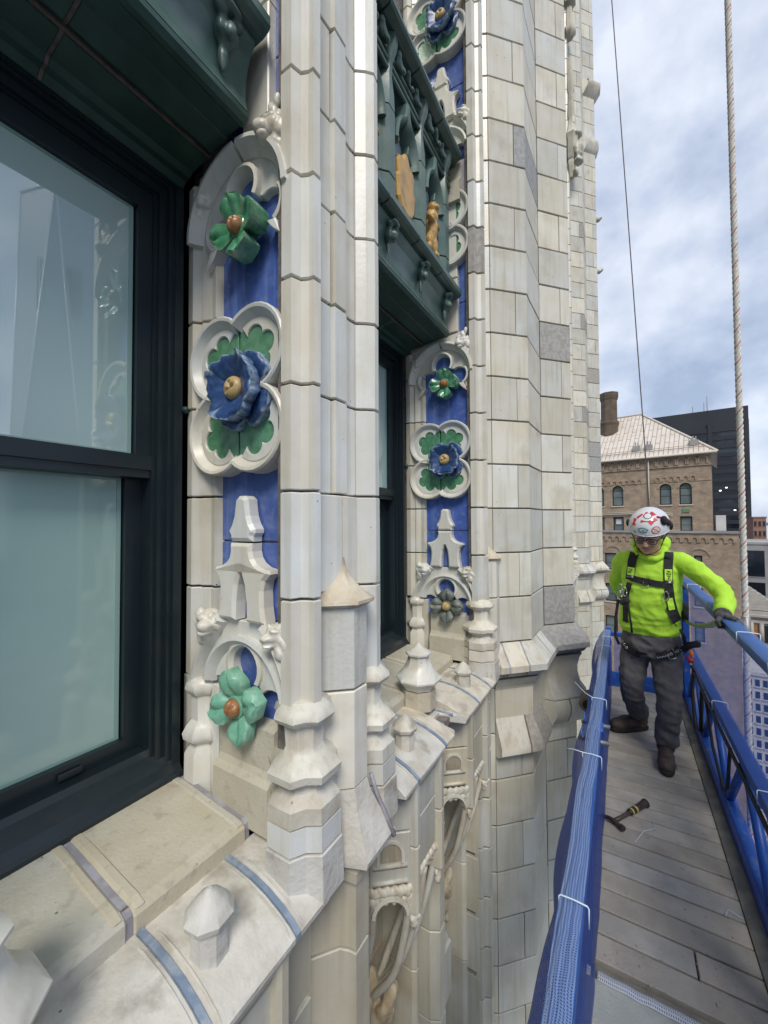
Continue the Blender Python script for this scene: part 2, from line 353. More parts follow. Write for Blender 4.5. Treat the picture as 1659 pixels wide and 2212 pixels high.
def pier_base(core, yc):
    col_base(core, -.79, yc-.155); col_base(core, -.79, yc+.155)
    bp = [(-.84, -.13), (-.785, -.105), (-.758, -.085), (-.70, -.034), (-.70, .034), (-.758, .085), (-.785, .105), (-.84, .13)]
    prism('buttress_block', sh(bp, 0, yc), -.508+G, -.262, 'terracotta_weathered', core, MZ, .003)
    prism('buttress_block', sh(bp, 0, yc), -.80, -.508-G, 'terracotta_clean', core, MZ, .003)
    eave = offs(bp, -.022) if area2(bp) > 0 else offs(bp, -.022)
    rings = []
    for t in [i/9 for i in range(10)]:
        f = (1-t)**2.1; rings.append([(-.80+(x+.80)*f+(.03*(1-f) if x > -.8 else 0), yc+y*(f*.92+.08)+.004, -.238+.128*t) for x, y in eave])
    rings = [[(x, y+yc, -.262) for x, y in bp], [(x, y+yc, -.248) for x, y in eave]]+rings
    loft('buttress_gablet', rings, 'terracotta_brown', core, auto=30)
    # flared foot of the buttress running out into the cornice
    foot = [(-.86, -.15), (-.80, -.135), (-.77, -.115), (-.635, -.062), (-.635, .095), (-.77, .135), (-.80, .145), (-.86, .15)]
    rings = []
    for t in [i/6 for i in range(7)]:
        f = t**1.35; rings.append([(a[0]+(b[0]-a[0])*f, yc+a[1]+(b[1]-a[1])*f, -.803-.172*t) for a, b in zip(bp, foot)])
    rings.append([(x-.004, y+yc, -.993) for x, y in foot]); rings.append([(x*.6-.36, y*.6+yc, -1.01) for x, y in foot])
    loft('cornice_foot', rings, 'cornice_white', core, auto=35)
    tube('caulk_joint', [(-.70, yc+.055, -.803), (-.684, yc+.062, -.86), (-.652, yc+.072, -.93), (-.628, yc+.078, -.985)], .007, 'caulk_grey', core, 6)
    for s in (-1, 1):
        prism('cornice_notch', [(-.95, yc+s*.10), (-.70, yc+s*.10), (-.70, yc+s*.19), (-.95, yc+s*.19)], -1.005, -.945, 'cornice_white', core, MZ, .006)
        box('caulk_joint', -.80, -.696, yc+s*.178, yc+s*.192, -1.0, -.9415, 'caulk_blue', core, .002)
pierA = mullion(YC)
pierB = copy_tree(pierA, (0, -BAY, 0))
pierC = copy_tree(pierA, (0, 5.66, 0))

# ---- carved window reveal (drawn on a wall facing -Y) ----------------------------------
PET = {'kite': [(0, .34), (.25, .62), (.5, .90), (.72, 1.0), (.86, .72), (1, .05)], 'leaf': [(0, .34), (.25, .72), (.5, 1.0), (.7, .92), (.86, .62), (1, .06)],
       'frill': [(0, .42), (.25, .80), (.55, 1.05), (.8, 1.08), (.93, 1.0), (1, .82)], 'corner': [(0, .8), (.4, .95), (.8, 1.0), (.9, .62), (1, .08)]}
def petal(nm, style, mtl, cx, cz, yr, ang, r0, R1, wm, h0, par, seed, thick=.012):
    """one glazed petal: curved pad with grooves, proud of the wall, with real thickness"""
    tab = PET[style]; ns, nt_ = 12, 10; V = []; E = []; F = []; rnd = random.Random(seed); tw = rnd.uniform(-.1, .1); ca, sa = cos(R(ang)), sin(R(ang))
    def wid(s):
        for (a, b), (c, d) in zip(tab, tab[1:]):
            if a <= s <= c: return wm*(b+(d-b)*(s-a)/(c-a))
        return 0
    def top(s, t):
        if style == 'kite': return h0+.010+.040*s**.85-.008*math.exp(-(t/.16)**2)*s+.004*sin(8*s+3*t+seed)*s+.004*cos(7*t+seed)*s+tw*.05*t*s-.010*max(0, s-.8)*5*.6
        if style in ('kite', 'leaf'): return h0+.030*sin(pi*min(1, s*.80))+.010*s-.010*math.exp(-(t/.20)**2)*sin(pi*min(1, s*1.1))+.007*math.exp(-((abs(t)-.52)/.2)**2)*s-.012*abs(t)**3*(1-s*.4)+tw*.03*t*s+.005*sin(9*s+3*t+seed)*s
        if style == 'frill': return h0+.010+.036*s**.8-.012*max(0, s-.8)*5*(1-.4*cos(4*t+seed))+.016*t*t*s+.004*sin(11*t+seed)*s+tw*.04*t*s
        return h0+.02*sin(pi*s*.7)+.006*cos(3*t)
    for lay in (0, 1):
        for j in range(ns+1):
            s = j/ns; w_ = wid(s)
            for i in range(nt_+1):
                t = -1+2*i/nt_; r = r0+(R1-r0)*s
                if style == 'frill': r *= 1+.05*cos(5*t+seed)*s*s-.03*t*t*s
                q = t*w_; a, b = r*ca-q*sa, r*sa+q*ca; h = top(s, t) if lay == 0 else (h0-.02 if style == 'kite' else max(top(s, t)-thick-.022, h0-.02))
                V.append((cx+a, yr-h, cz+b)); E.append((1. if (abs(t) > .92 or s > .96) else 0.) if lay == 0 else 0.)
    n1 = nt_+1; off = (ns+1)*n1
    for j in range(ns):
        for i in range(nt_): k = j*n1+i; F.append((k, k+1, k+n1+1, k+n1)); F.append((off+k, off+k+n1, off+k+n1+1, off+k+1))
    per = [i for i in range(n1)]+[j*n1+nt_ for j in range(1, ns+1)]+[ns*n1+i for i in range(nt_-1, -1, -1)]+[j*n1 for j in range(ns-1, 0, -1)]
    for a, b in zip(per, per[1:]+per[:1]): F.append((a, b, off+b, off+a))
    o = obj(nm, V, F, mtl, par, False, True, 50)
    o.data.attributes.new('edge', 'FLOAT', 'POINT').data.foreach_set('value', E); return o
def bud(cx, cz, yr, br, lift, mtl, par, kind):
    V = []; F = []; n = 36; m = 10
    for j in range(m+1):
        for i in range(n):
            th = 2*pi*i/n; t = j/m; r = br*sin(t*pi/2); a1, b1 = r*cos(th)/br, r*sin(th)/br; h = lift+br*(.62 if kind else .95)*cos(t*pi/2)
            if kind: g = max(math.exp(-((a1+.05)/.17)**2)*(1 if -.25 < b1 < .55 else 0), math.exp(-((b1+.1-.35*a1)/.16)**2)*(1 if -.55 < a1 < .5 else 0))
            else: g = max(math.exp(-((a1-.25*b1)/.13)**2), math.exp(-((b1-.15-.5*abs(a1))/.12)**2)*(1 if a1 > -.1 else .2))*(1-.55*t)
            V.append((cx+r*cos(th), yr-h+.011*g, cz+r*sin(th)))
    for i in range(n): V.append((cx+br*.97*cos(2*pi*i/n), yr+.01, cz+br*.97*sin(2*pi*i/n)))
    for j in range(m+1):
        for i in range(n): k = (i+1) % n; F.append((j*n+i, j*n+k, (j+1)*n+k, (j+1)*n+i))
    return obj('bud', V, F, mtl, par, True)
def hub(cx, cz, yr, r, mtl): return prism('flower_rosette', [(cx+r*cos(2*pi*i/16), cz+r*sin(2*pi*i/16)) for i in range(16)], -.05, .012, mtl, tower, lambda a, b, c: (a, yr-c, b), .003)
def grotesque(name, cx, cz, yr, s, flip, par, tall=0, seed=0, m='terracotta_clean'):
    f = -1 if flip else 1; y = yr+.012
    Q = [('s', (cx, y-.02, cz), (.044*s, .04*s, .040*s)), ('s', (cx+f*.020*s, y-.050*s, cz-.006*s), (.024*s, .026*s, .018*s)), ('s', (cx+f*.024*s, y-.066*s, cz-.004*s), (.011*s, .010*s, .008*s)),
         ('s', (cx+f*.018*s, y-.052*s, cz-.026*s), (.016*s, .018*s, .007*s)), ('s', (cx-f*.004*s, y-.052*s, cz+.020*s), (.022*s, .012*s, .009*s)), ('s', (cx-f*.030*s, y-.035*s, cz+.026*s), (.014*s, .014*s, .018*s)),
         ('s', (cx+f*.030*s, y-.038*s, cz+.024*s), (.010*s, .010*s, .014*s)), ('s', (cx-f*.032*s, y-.028*s, cz-.014*s), (.020*s, .022*s, .030*s)), ('s', (cx-f*.014*s, y-.03*s, cz-.042*s), (.022*s, .022*s, .026*s)), ('s', (cx-f*.034*s, y-.02*s, cz-.058*s), (.016*s, .018*s, .028*s)),
         ('s', (cx+f*.040*s, y-.026*s, cz+.004*s), (.014*s, .02*s, .024*s))]
    if tall: Q += [('s', (cx+f*.0, y-.03, cz+.055*s), (.020*s, .018*s, .034*s)), ('s', (cx-f*.018*s, y-.034, cz+.082*s), (.013*s, .012*s, .022*s)), ('s', (cx+f*.024*s, y-.03, cz+.050*s), (.018*s, .016*s, .016*s)), ('s', (cx-f*.02*s, y-.03, cz-.08*s), (.016*s, .018*s, .03*s))]
    return blob(name, Q, .0036, m, par, .011, 1, seed, SC)
def tile(nm, poly, c0, c1, m, par, mp): return prism(nm, poly, c0, c1, m, par, mp, .0015)
def rect(a0, a1, b0, b1, g=.002): return [(a0+g, b0+g), (a1-g, b0+g), (a1-g, b1-g), (a0+g, b1-g)]
XC = -.982
def quatrefoil(par, mp, qx, qz):
    lx, lz, rr = .080, .118, .118
    a0 = math.degrees(math.atan2(math.sqrt(rr*rr-lx*lx), -lx)); a1 = math.degrees(math.atan2(-lz, math.sqrt(rr*rr-lz*lz)))
    prof = [(.018, -.04), (.018, .024), (.013, .029), (.004, .027), (-.008, .010), (-.024, -.006), (-.040, -.013), (-.043, -.04)]
    for sx in (1, -1):
        for sz in (1, -1):
            pts = [(qx+sx*(lx+rr*cos(R(a))), qz+sz*(lz+rr*sin(R(a)))) for a in [a0-.8+(a1-a0+1.6)*i/18 for i in range(19)]]
            if sx*sz < 0: pts = pts[::-1]
            sweep('quatrefoil_ring', pts, prof, mp, 'terracotta_clean', par)
            ar = [(qx+sx*(lx+(rr-.004)*cos(R(a))+.0015), qz+sz*(lz+(rr-.004)*sin(R(a))+.0015)) for a in [a0+(a1-a0)*i/14 for i in range(15)]]
            poly = ar+[(qx+sx*.003, qz+sz*.003)]
            tile('green_tile', poly if area2(poly) > 0 else poly[::-1], -.03, -.001, 'green_glaze', par, mp)
            us = [i/36 for i in range(37)]
            po = [(qx+sx*(lx+(rr-.016)*cos(R(a0+(a1-a0)*u))), qz+sz*(lz+(rr-.016)*sin(R(a0+(a1-a0)*u)))) for u in us[1:-1]]
            pi_ = [(qx+sx*(lx+k*cos(R(a0+(a1-a0)*u))), qz+sz*(lz+k*sin(R(a0+(a1-a0)*u)))) for u, k in [(u, .054+.026*abs(sin(3*pi*u))**.7) for u in us[1:-1]]]
            pp = po+pi_[::-1]
            prism('trefoil_plate', pp if area2(pp) > 0 else pp[::-1], -.03, .006, 'terracotta_clean', par, mp, .003)
def reveal(yr):
    yr = yr+.032; mp = panel(yr)
    back = prism('reveal_wall', [(-1.31, -.86), (-.80, -.86), (-.80, 1.28), (-1.31, 1.28)], -.16, -.042, 'mortar_pale', tower, mp, 0)
    for z0, z1 in ((-.62, -.297), (-.297, -.059), (-.059, .30), (.30, .52), (.52, 1.12)):
        tile('blue_tile', rect(-1.160, -.800, z0, z1, .003), -.045, -.031, 'blue_glaze', back, mp)
    jp = [(-1.31, -.06), (-1.296, .012), (-1.262, .018), (-1.240, -.004), (-1.228, .004), (-1.196, -.012), (-1.170, -.006), (-1.158, -.04)]
    js = [zj(k) for k in range(-2, 5)]; js[-1] = 1.185
    for z0, z1 in zip(js, js[1:]):
        poly = jp+[(-1.2, -.07)]
        V, F = rings_VF([[(a, yr-c, z) for a, c in (poly if ch == 0 else [(aa, cc-.003) for aa, cc in poly])] for z, ch in ((z0+G, 1), (z0+G+.003, 0), (z1-G-.003, 0), (z1-G, 1))])
        obj('jamb_block', V, F, 'terracotta', back)
    lb = [(-.522, .046), (-.535, .062), (-.552, .066), (-.568, .060), (-.58, .046), (-.66, .045), (-.675, .06), (-.70, .074), (-.72, .070), (-.735, .050), (-.745, .052), (-.765, .066), (-.90, .068)]
    loft('jamb_base', [star(-1.235, yr+.022, r, z) for z, r in lb], 'terracotta_clean', back, auto=40)
    prism('jamb_base_block', [(-1.30, -.90), (-1.113, -.90), (-1.113, -.524), (-1.30, -.524)], -.05, -.006, 'terracotta', back, mp, .003)
    # slab under the lowest rosette
    sec = [(-.05, -.603), (-.03, -.600), (.004, -.618), (.004, -.735), (.012, -.752), (.030, -.765), (.030, -.90), (-.05, -.90)]
    V, F = rings_VF([[(x, yr-c, z) for c, z in sec] for x in (-1.122, -.878)]); obj('base_block', V, F, 'sill_stone', back)
    prism('base_block', [(-.872, -.93), (-.83, -.93), (-.83, -.60), (-.872, -.60)], -.04, -.008, 'caulk_grey', back, mp, .002)
    # low trefoil arch with gable and beasts
    x = XC
    pl = [(x-.235, -.545), (x-.225, -.50), (x-.195, -.43), (x-.155, -.365), (x-.112, -.302), (x+.112, -.302), (x+.155, -.365), (x+.18, -.43), (x+.18, -.545), (x+.168, -.545)]
    foils = arc(x+.113, -.545, .055, 10, 138, 8)+arc(x, -.437, .056, -38, 218, 16)+arc(x-.113, -.545, .055, 42, 170, 8)
    pl += foils+[(x-.172, -.545)]
    prism('arch_block', pl[::-1] if area2(pl) < 0 else pl, -.04, -.004, 'terracotta_clean', back, mp, .003)
    rim = [(.010, -.02), (.010, .026), (-.004, .030), (-.014, .012), (-.022, -.01), (-.022, -.02)]
    sweep('arch_rim', bez((x-.24, -.545), (x-.20, -.40), (x-.095, -.302), 10), rim, mp, 'terracotta_clean', back)
    sweep('arch_rim', bez((x+.095, -.302), (x+.185, -.38), (x+.20, -.50), 10), rim, mp, 'terracotta_clean', back)
    sweep('arch_moulding', arc(x, -.545, .168, 168, 12, 18, .185), [(.016, -.02), (.016, .018), (.004, .022), (-.012, .006), (-.022, -.01)], mp, 'terracotta_clean', back)
    sweep('foil_rim', arc(x, -.437, .066, 218, -38, 16), [(.014, -.02), (.012, .006), (.0, .010), (-.010, -.004), (-.010, -.03)], mp, 'terracotta_clean', back)
    gr = [(.013, .082), (.027, .071), (.029, .052), (.034, .022), (.044, -.002), (.057, -.020), (.057, -.031), (.049, -.041), (.048, -.057)]
    gp = [(x+a, b) for a, b in gr]+[(x-a, b) for a, b in gr[::-1]]
    prism('gable_pinnacle', gp[::-1] if area2(gp) < 0 else gp, -.035, .020, 'terracotta_clean', back, mp, .011)
    hr = [(.048, -.062), (.047, -.086), (.053, -.106), (.067, -.122), (.090, -.134), (.120, -.140), (.124, -.150), (.113, -.160), (.101, -.172), (.095, -.20), (.097, -.25), (.106, -.298), (.026, -.298), (.024, -.24), (.017, -.19), (0, -.140)]
    gp = [(x+a, b) for a, b in hr]+[(x-a, b) for a, b in hr[:-1][::-1]]
    prism('gable_legs', gp[::-1] if area2(gp) < 0 else gp, -.035, .022, 'terracotta_clean', back, mp, .010)
    grotesque('grotesque_head', x-.185, -.325, yr, 1.0, False, back, 0, 3)
    grotesque('grotesque_head', x+.135, -.325, yr, 1.0, True, back, 0, 8)
    quatrefoil(back, mp, -1.012, .404)
    # round arch under the lintel
    x = -.995
    pl = [(-1.23, .872), (-1.23, 1.20), (-.806, 1.245), (-.806, .872), (x+.158, .872), (x+.155, .892), (x+.128, .900)]
    pl += arc(x+.108, .955, .054, -58, 122, 9)+arc(x, 1.046, .056, -32, 212, 16)+arc(x-.108, .955, .054, 58, 238, 9)+[(x-.128, .900), (x-.155, .892), (x-.158, .872)]
    prism('arch_block', pl[::-1] if area2(pl) < 0 else pl, -.04, -.006, 'terracotta_clean', back, mp, .003)
    sweep('arch_rim', arc(x, .955, .222, 184, 92, 14, .215), [(.012, -.02), (.012, .040), (-.002, .042), (-.016, .020), (-.030, .002), (-.030, -.02)], mp, 'terracotta_clean', back)
    sweep('arch_rim', arc(x, .955, .205, 88, 2, 14, .215), [(.012, -.02), (.012, .040), (-.002, .042), (-.016, .020), (-.030, .002), (-.030, -.02)], mp, 'terracotta_clean', back)
    sweep('foil_rim', arc(x, 1.046, .066, 214, -34, 16), [(.014, -.02), (.012, .012), (.0, .016), (-.010, -.002), (-.010, -.03)], mp, 'terracotta_clean', back)
    for s in (-1, 1):
        sweep('foil_rim', (arc(x+s*.108, .955, .062, 40, -60, 9) if s > 0 else arc(x+s*.108, .955, .062, 240, 140, 9)), [(.012, -.02), (.010, .008), (.0, .012), (-.010, -.004), (-.010, -.03)], mp, 'terracotta_clean', back)
        prism('arch_cusp', [(x+s*.168, .845), (x+s*.15, .895), (x+s*.112, .900), (x+s*.13, .875), (x+s*.145, .86)][::s], -.035, .012, 'terracotta_clean', back, mp, .004)
    grotesque('grotesque_head', -1.215, 1.10, yr, .85, False, back, 0, 5)
    grotesque('grotesque_head', -.868, 1.165, yr, 1.0, True, back, 1, 11)
    o = blob('bolt_head', [('s', (-1.292, yr-.025, .392), (.016, .012, .014))], .004, 'bolt_teal', back, 0, 1, 0, SC)
    return back
rev = reveal(.80)
rev2 = copy_tree(rev, (0, BAY, 0)); rev3 = copy_tree(rev, (0, BAY, 3.035))
for oo, md in (((0, 0, 0), .195), ((0, 0, 0), 1.835)):
    if md < 1: copy_tree(rev, (0, 0, 0), .195)
    else: copy_tree(rev2, (0, -BAY, 0), 1.835)
def rosettes(yr, zo, low, names):
    x0 = -1.005 if yr < 1 else -.995; near = yr < 1
    a = hub(x0, .918+zo, yr, .035, 'rosette_green'); tagp(a, names[0])
    for k in range(4): petal('petal', 'kite', 'rosette_green', x0, .918+zo, yr, 90*k+(12 if near else 2), .012, .100, .046, -.012, a, k+1)
    bud(x0, .918+zo, yr, .028, .012, 'bud_brown', a, 0)
    b = hub(x0, .41+zo, yr, .05, 'rosette_blue'); tagp(b, names[1])
    for k in range(4): petal('corner_petal', 'corner', 'rosette_blue', x0, .41+zo, yr, 45+90*k+(6 if near else 0), .03, .130, .064, -.024, b, k+11, .02)
    for k in range(4): petal('petal', 'frill', 'rosette_blue', x0, .41+zo, yr, 90*k+(8 if near else 1), .022, .096, .064, .000, b, k+5)
    bud(x0, .41+zo, yr, .036, .018, 'bud_gold', b, 1)
    c = hub(x0, -.555+zo, yr, .035, low); tagp(c, names[2])
    for k in range(4): petal('petal', 'leaf', low, x0, -.555+zo, yr, 90*k+(16 if near else 0), .012, .112, .047, -.010, c, k+21)
    bud(x0, -.555+zo, yr, .028, .014, 'bud_brown' if near else 'bud_gold', c, 0)
rosettes(.80, 0, 'rosette_mint', ('green four-petalled flower under the near arch', 'blue flower with gold button in the near quatrefoil', 'pale mint flower with brown bud at the foot of the near panel'))
rosettes(2.44, 0, 'rosette_grey', ('green four-petalled flower under the far arch', 'blue flower with gold button in the far quatrefoil', 'grey flower with gold bud at the foot of the far panel'))
rosettes(2.44, 3.035, 'rosette_grey', ('green flower high on the upper storey', 'blue flower of the upper storey', 'grey flower of the upper storey'))
# blue strip and small quatrefoil beside the green spandrel
st = prism('reveal_wall', [(-1.31, 1.28), (-.80, 1.28), (-.80, 2.22), (-1.31, 2.22)], -.16, -.042, 'mortar_pale', tower, panel(2.472), 0)
for z0, z1 in ((1.24, 1.44), (1.44, 1.80), (1.80, 2.22), (2.22, 2.44)): tile('blue_tile', rect(-1.113, -.812, z0, z1, .003), -.045, -.031, 'blue_glaze', st, panel(2.472))
for z0, z1 in ((1.24, 1.60), (1.60, 1.92), (1.92, 2.22)): prism('jamb_block', [(-1.0, z0+G), (-.885, z0+G), (-.885, z1-G), (-1.0, z1-G)], -.04, .0, 'terracotta_clean', st, panel(2.472), .004)
quatrefoil(st, panel(2.472), -1.012, 1.93)
copy_tree(st, (0, -BAY, 0))

# ---- windows -----------------------------------------------------------------------------
def window(y0, y1):
    f = MB()
    def ring(xa, xb, t, e, bot=None):     # rectangular ring from depth xa to xb, inset e..e+t
        b = e if bot is None else bot
        f.box(xa, xb, y1-e-t, y1-e, -.85+b, 1.20-e); f.box(xa, xb, y0+e, y0+e+t, -.85+b, 1.20-e)
        f.box(xa, xb, y0+e+t, y1-e-t, 1.20-e-t*1.5, 1.20-e)
    ring(-1.468, -1.296, .028, 0); ring(-1.46, -1.308, .016, .0281); ring(-1.46, -1.325, .024, .0442); ring(-1.46, -1.338, .012, .0683)
    o = f.build('window', 'window_frame', tower)
    # sloping sub-sill of the frame
    sec = [(-1.275, -.855), (-1.275, -.832), (-1.285, -.824), (-1.30, -.80), (-1.345, -.765), (-1.36, -.75), (-1.46, -.75), (-1.46, -.855)]
    prism('sub_sill', sec[::-1], y0+.001, y1-.001, 'window_frame', o, MY, .0)
    def sash(nm, xf, z0, z1, st, bt, tp):
        m = MB(); a, b = y0+.0805, y1-.0805
        m.box(xf-.05, xf, a, a+st, z0, z1); m.box(xf-.05, xf, b-st, b, z0, z1); m.box(xf-.05, xf, a+st, b-st, z0, z0+bt); m.box(xf-.05, xf, a+st, b-st, z1-tp, z1)
        # glazing bead
        s = m.build(nm, 'window_frame', o); return a+st+.004, b-st-.004, z0+bt-.004, z1-tp+.004
    def edge_strip(x, a, b, c, d, par):
        m = MB(); t = .012
        m.box(x, x+.003, b-t, b, c, d); m.box(x, x+.003, a, a+t, c, d); m.box(x, x+.003, a+t, b-t, c, c+t); m.box(x, x+.003, a+t, b-t, d-t, d); m.build('glass_edge', 'glass_edge', par)
    ya, yb, za, zb = sash('sash', -1.346, .150, 1.16, .046, .075, .11)
    box('pane', -1.378, -1.372, ya, yb, za, zb, 'blind_glass', o, 0); edge_strip(-1.371, ya, yb, za, zb, o)
    ya, yb, za, zb = sash('sash', -1.402, -.79, .205, .048, .085, .055)
    box('pane', -1.434, -1.428, ya, yb, za, zb, 'frosted_glass', o, 0); edge_strip(-1.427, ya, yb, za, zb, o)
    box('meeting_rail', -1.345, -1.338, y0+.081, y1-.081, .175, .222, 'window_frame', o, .001)
    box('sash_lift', -1.40, -1.392, (y0+y1)/2+.30, (y0+y1)/2+.36, -.742, -.722, 'window_frame', o, .002)
    box('shade', -1.475, -1.470, y0+.02, y1-.02, -.8, 1.2, 'shade_teal', o, 0)
    return o
win1 = window(-.41, .80)
win2 = copy_tree(win1, (0, BAY, 0)); win3 = copy_tree(win1, (0, BAY, 3.035)); copy_tree(win1, (0, 0, 3.035))
# solid wall behind everything
wc = MB(); wc.box(-2.2, -1.60, -6, 14, -9, 13)
for y0, y1 in ((-6, -.62), (1.0, 1.03), (2.66, 5.05), (6.66, 6.69), (8.32, 14)): wc.box(-1.60, -1.12, y0, y1, -9, 13)
for z0, z1 in ((-9, -.86), (1.3, 2.2), (4.3, 13)): wc.box(-1.595, -1.30, -6, 14, z0, z1)
wc.build('wall_core', 'room_dark', tower)

# ---- sills, finials and cornice of each window bay ------------------------------------------
def sill_bay(y0, y1, par=None):
    ym = (y0+y1)/2
    core = box('window_sill', -1.30, -.975, y0+.01, y1-.01, -.935, -.872, 'mortar', tower, 0)
    cuts = [y0+.002, y0+.40, y1-.40+.03, y1-.002]
    cuts = [y0+.004, ym-.115, ym+.135, ym+.375, y1-.004] if 0 else [y0+.004, ym-.16, ym+.16, y1-.20, y1-.004]
    cuts = [y0+.004, y0+.26, ym-.03, ym+.28, y1-.004]
    for a, b in zip(cuts, cuts[1:]):
        g = .008
        sec = [(-1.31, -.94), (-1.31, -.842), (-1.20, -.848), (-1.06, -.862), (-.975, -.868), (-.958, -.874), (-.950, -.884), (-.950, -.935), (-.96, -.94)]
        prism('sill_block', sec, a+g, b-g, 'sill_stone', core, MY, .004)
        # shallow water-fillets along both ends of each block
        for yy in (a+g+.004, b-g-.028):
            s2 = [(-1.30, -.850), (-1.30, -.8415), (-1.20, -.8445), (-1.06, -.8575), (-.985, -.863), (-.955, -.872), (-.97, -.88)]
            prism('sill_fillet', s2, yy, yy+.024, 'sill_stone', core, MY, .004)
        prism('caulk_joint', [(-1.31, -.93), (-1.31, -.8455), (-1.20, -.8525), (-1.06, -.8665), (-.975, -.8725), (-.957, -.880), (-.9535, -.93)], b-g+.0005, b+g-.0005, 'caulk_grey', core, MY, 0)
    # bell-shaped finial on the middle of the sill
    fx = -.905
    def fin(pr): return [[(fx+r*cos(R(22.5+45*i)), ym+r*sin(R(22.5+45*i)), z) for i in range(8)] for z, r in pr]
    loft('finial', fin([(-.842, .083), (-.832, .086), (-.800, .116), (-.792, .117), (-.770, .098), (-.745, .075), (-.715, .060), (-.690, .053), (-.684, .055), (-.676, .066), (-.668, .066), (-.655, .045), (-.640, .022), (-.628, .012), (-.620, .004)]), 'terracotta_clean', core, auto=34)
    loft('finial_block', fin([(-.94, .088), (-.848, .086)]), 'sill_stone', core)
    # cornice: two weathered segments with a notch between
    cc = box('cornice', -1.0, -.76, y0+.06, y1-.06, -1.018, -.985, 'mortar', tower, 0)
    sec = [(-.955, -1.02), (-.955, -.924), (-.90, -.925), (-.84, -.931), (-.79, -.942), (-.74, -.960), (-.705, -.978), (-.684, -.994), (-.684, -1.006), (-.72, -1.014), (-.80, -1.02)]
    def seg(a, b, cuts):
        ys = [a]+cuts+[b]
        for i, (p, q) in enumerate(zip(ys, ys[1:])):
            g0 = 0 if p == a else .007; g1 = 0 if q == b else .007
            prism('cornice_block', sec, p+g0, q-g1, 'cornice_white', cc, MY, .003)
            # raised fillets beside the joints
            for yy in ([p+g0+.012] if p != a else [])+([q-g1-.016] if q != b else []):
                prism('cornice_fillet', [(x-.004, z-.004) for x, z in sec[1:8]]+[(-.69, -1.0), (-.95, -1.0)] if 0 else [(-.95, -.93), (-.90, -.9215), (-.84, -.9275), (-.79, -.9385), (-.74, -.9565), (-.705, -.9745), (-.69, -.99), (-.75, -.98), (-.85, -.95)], yy, yy+.005, 'cornice_white', cc, MY, .001)
        for q in cuts:
            prism('caulk_joint', [(x+.001, z+.0035) for x, z in sec[1:9]]+[(-.72, -1.0), (-.955, -.96)], q-.0072, q+.0072, 'caulk_blue', cc, MY, 0)
    seg(y0+.045, ym-.075, [y0+.155, ym-.175]); seg(ym+.085, y1+.045, [ym+.30, y1-.075])
    for a, b in (((ym-.075, -.684), (ym-.03, -.805)), ((ym+.085, -.684), (ym+.04, -.805))):
        s = 1 if b[0] > a[0] else -1
        prism('cornice_return', [(-.955, a[0]), (a[1], a[0]), (b[1], b[0]), (-.955, b[0])], -1.015, -.972, 'cornice_white', cc, MZ, .006)
        tube('caulk_joint', [(-.94, b[0]-s*.012, -.966), (-.86, b[0]-s*.012, -.968), (-.80, b[0]-s*.016, -.972), (-.745, (a[0]+b[0])/2, -.976)], .007, 'caulk_blue', cc, 6)
    box('cornice_notch', -.955, -.812, ym-.03, ym+.04, -1.015, -.965, 'cornice_white', cc, .004)
    for yk, rk in ((ym-.35, 10), (ym+.37, 30)):
        def kn(pr, dx=0): return [[(-.80+dx+r*cos(R(rk+360/8*i)), yk+r*sin(R(rk+45*i)), z) for i in range(8)] for z, r in pr]
        loft('cornice_knob', kn([(-.99, .043), (-.882, .040), (-.875, .051), (-.862, .055), (-.840, .039), (-.820, .016), (-.811, .004)]), 'cornice_white', cc, auto=34)
    return core, cc
sl1, cn1 = sill_bay(-.41, .80)
sl2 = copy_tree(sl1, (0, BAY, 0)); cn2 = copy_tree(cn1, (0, BAY, 0))
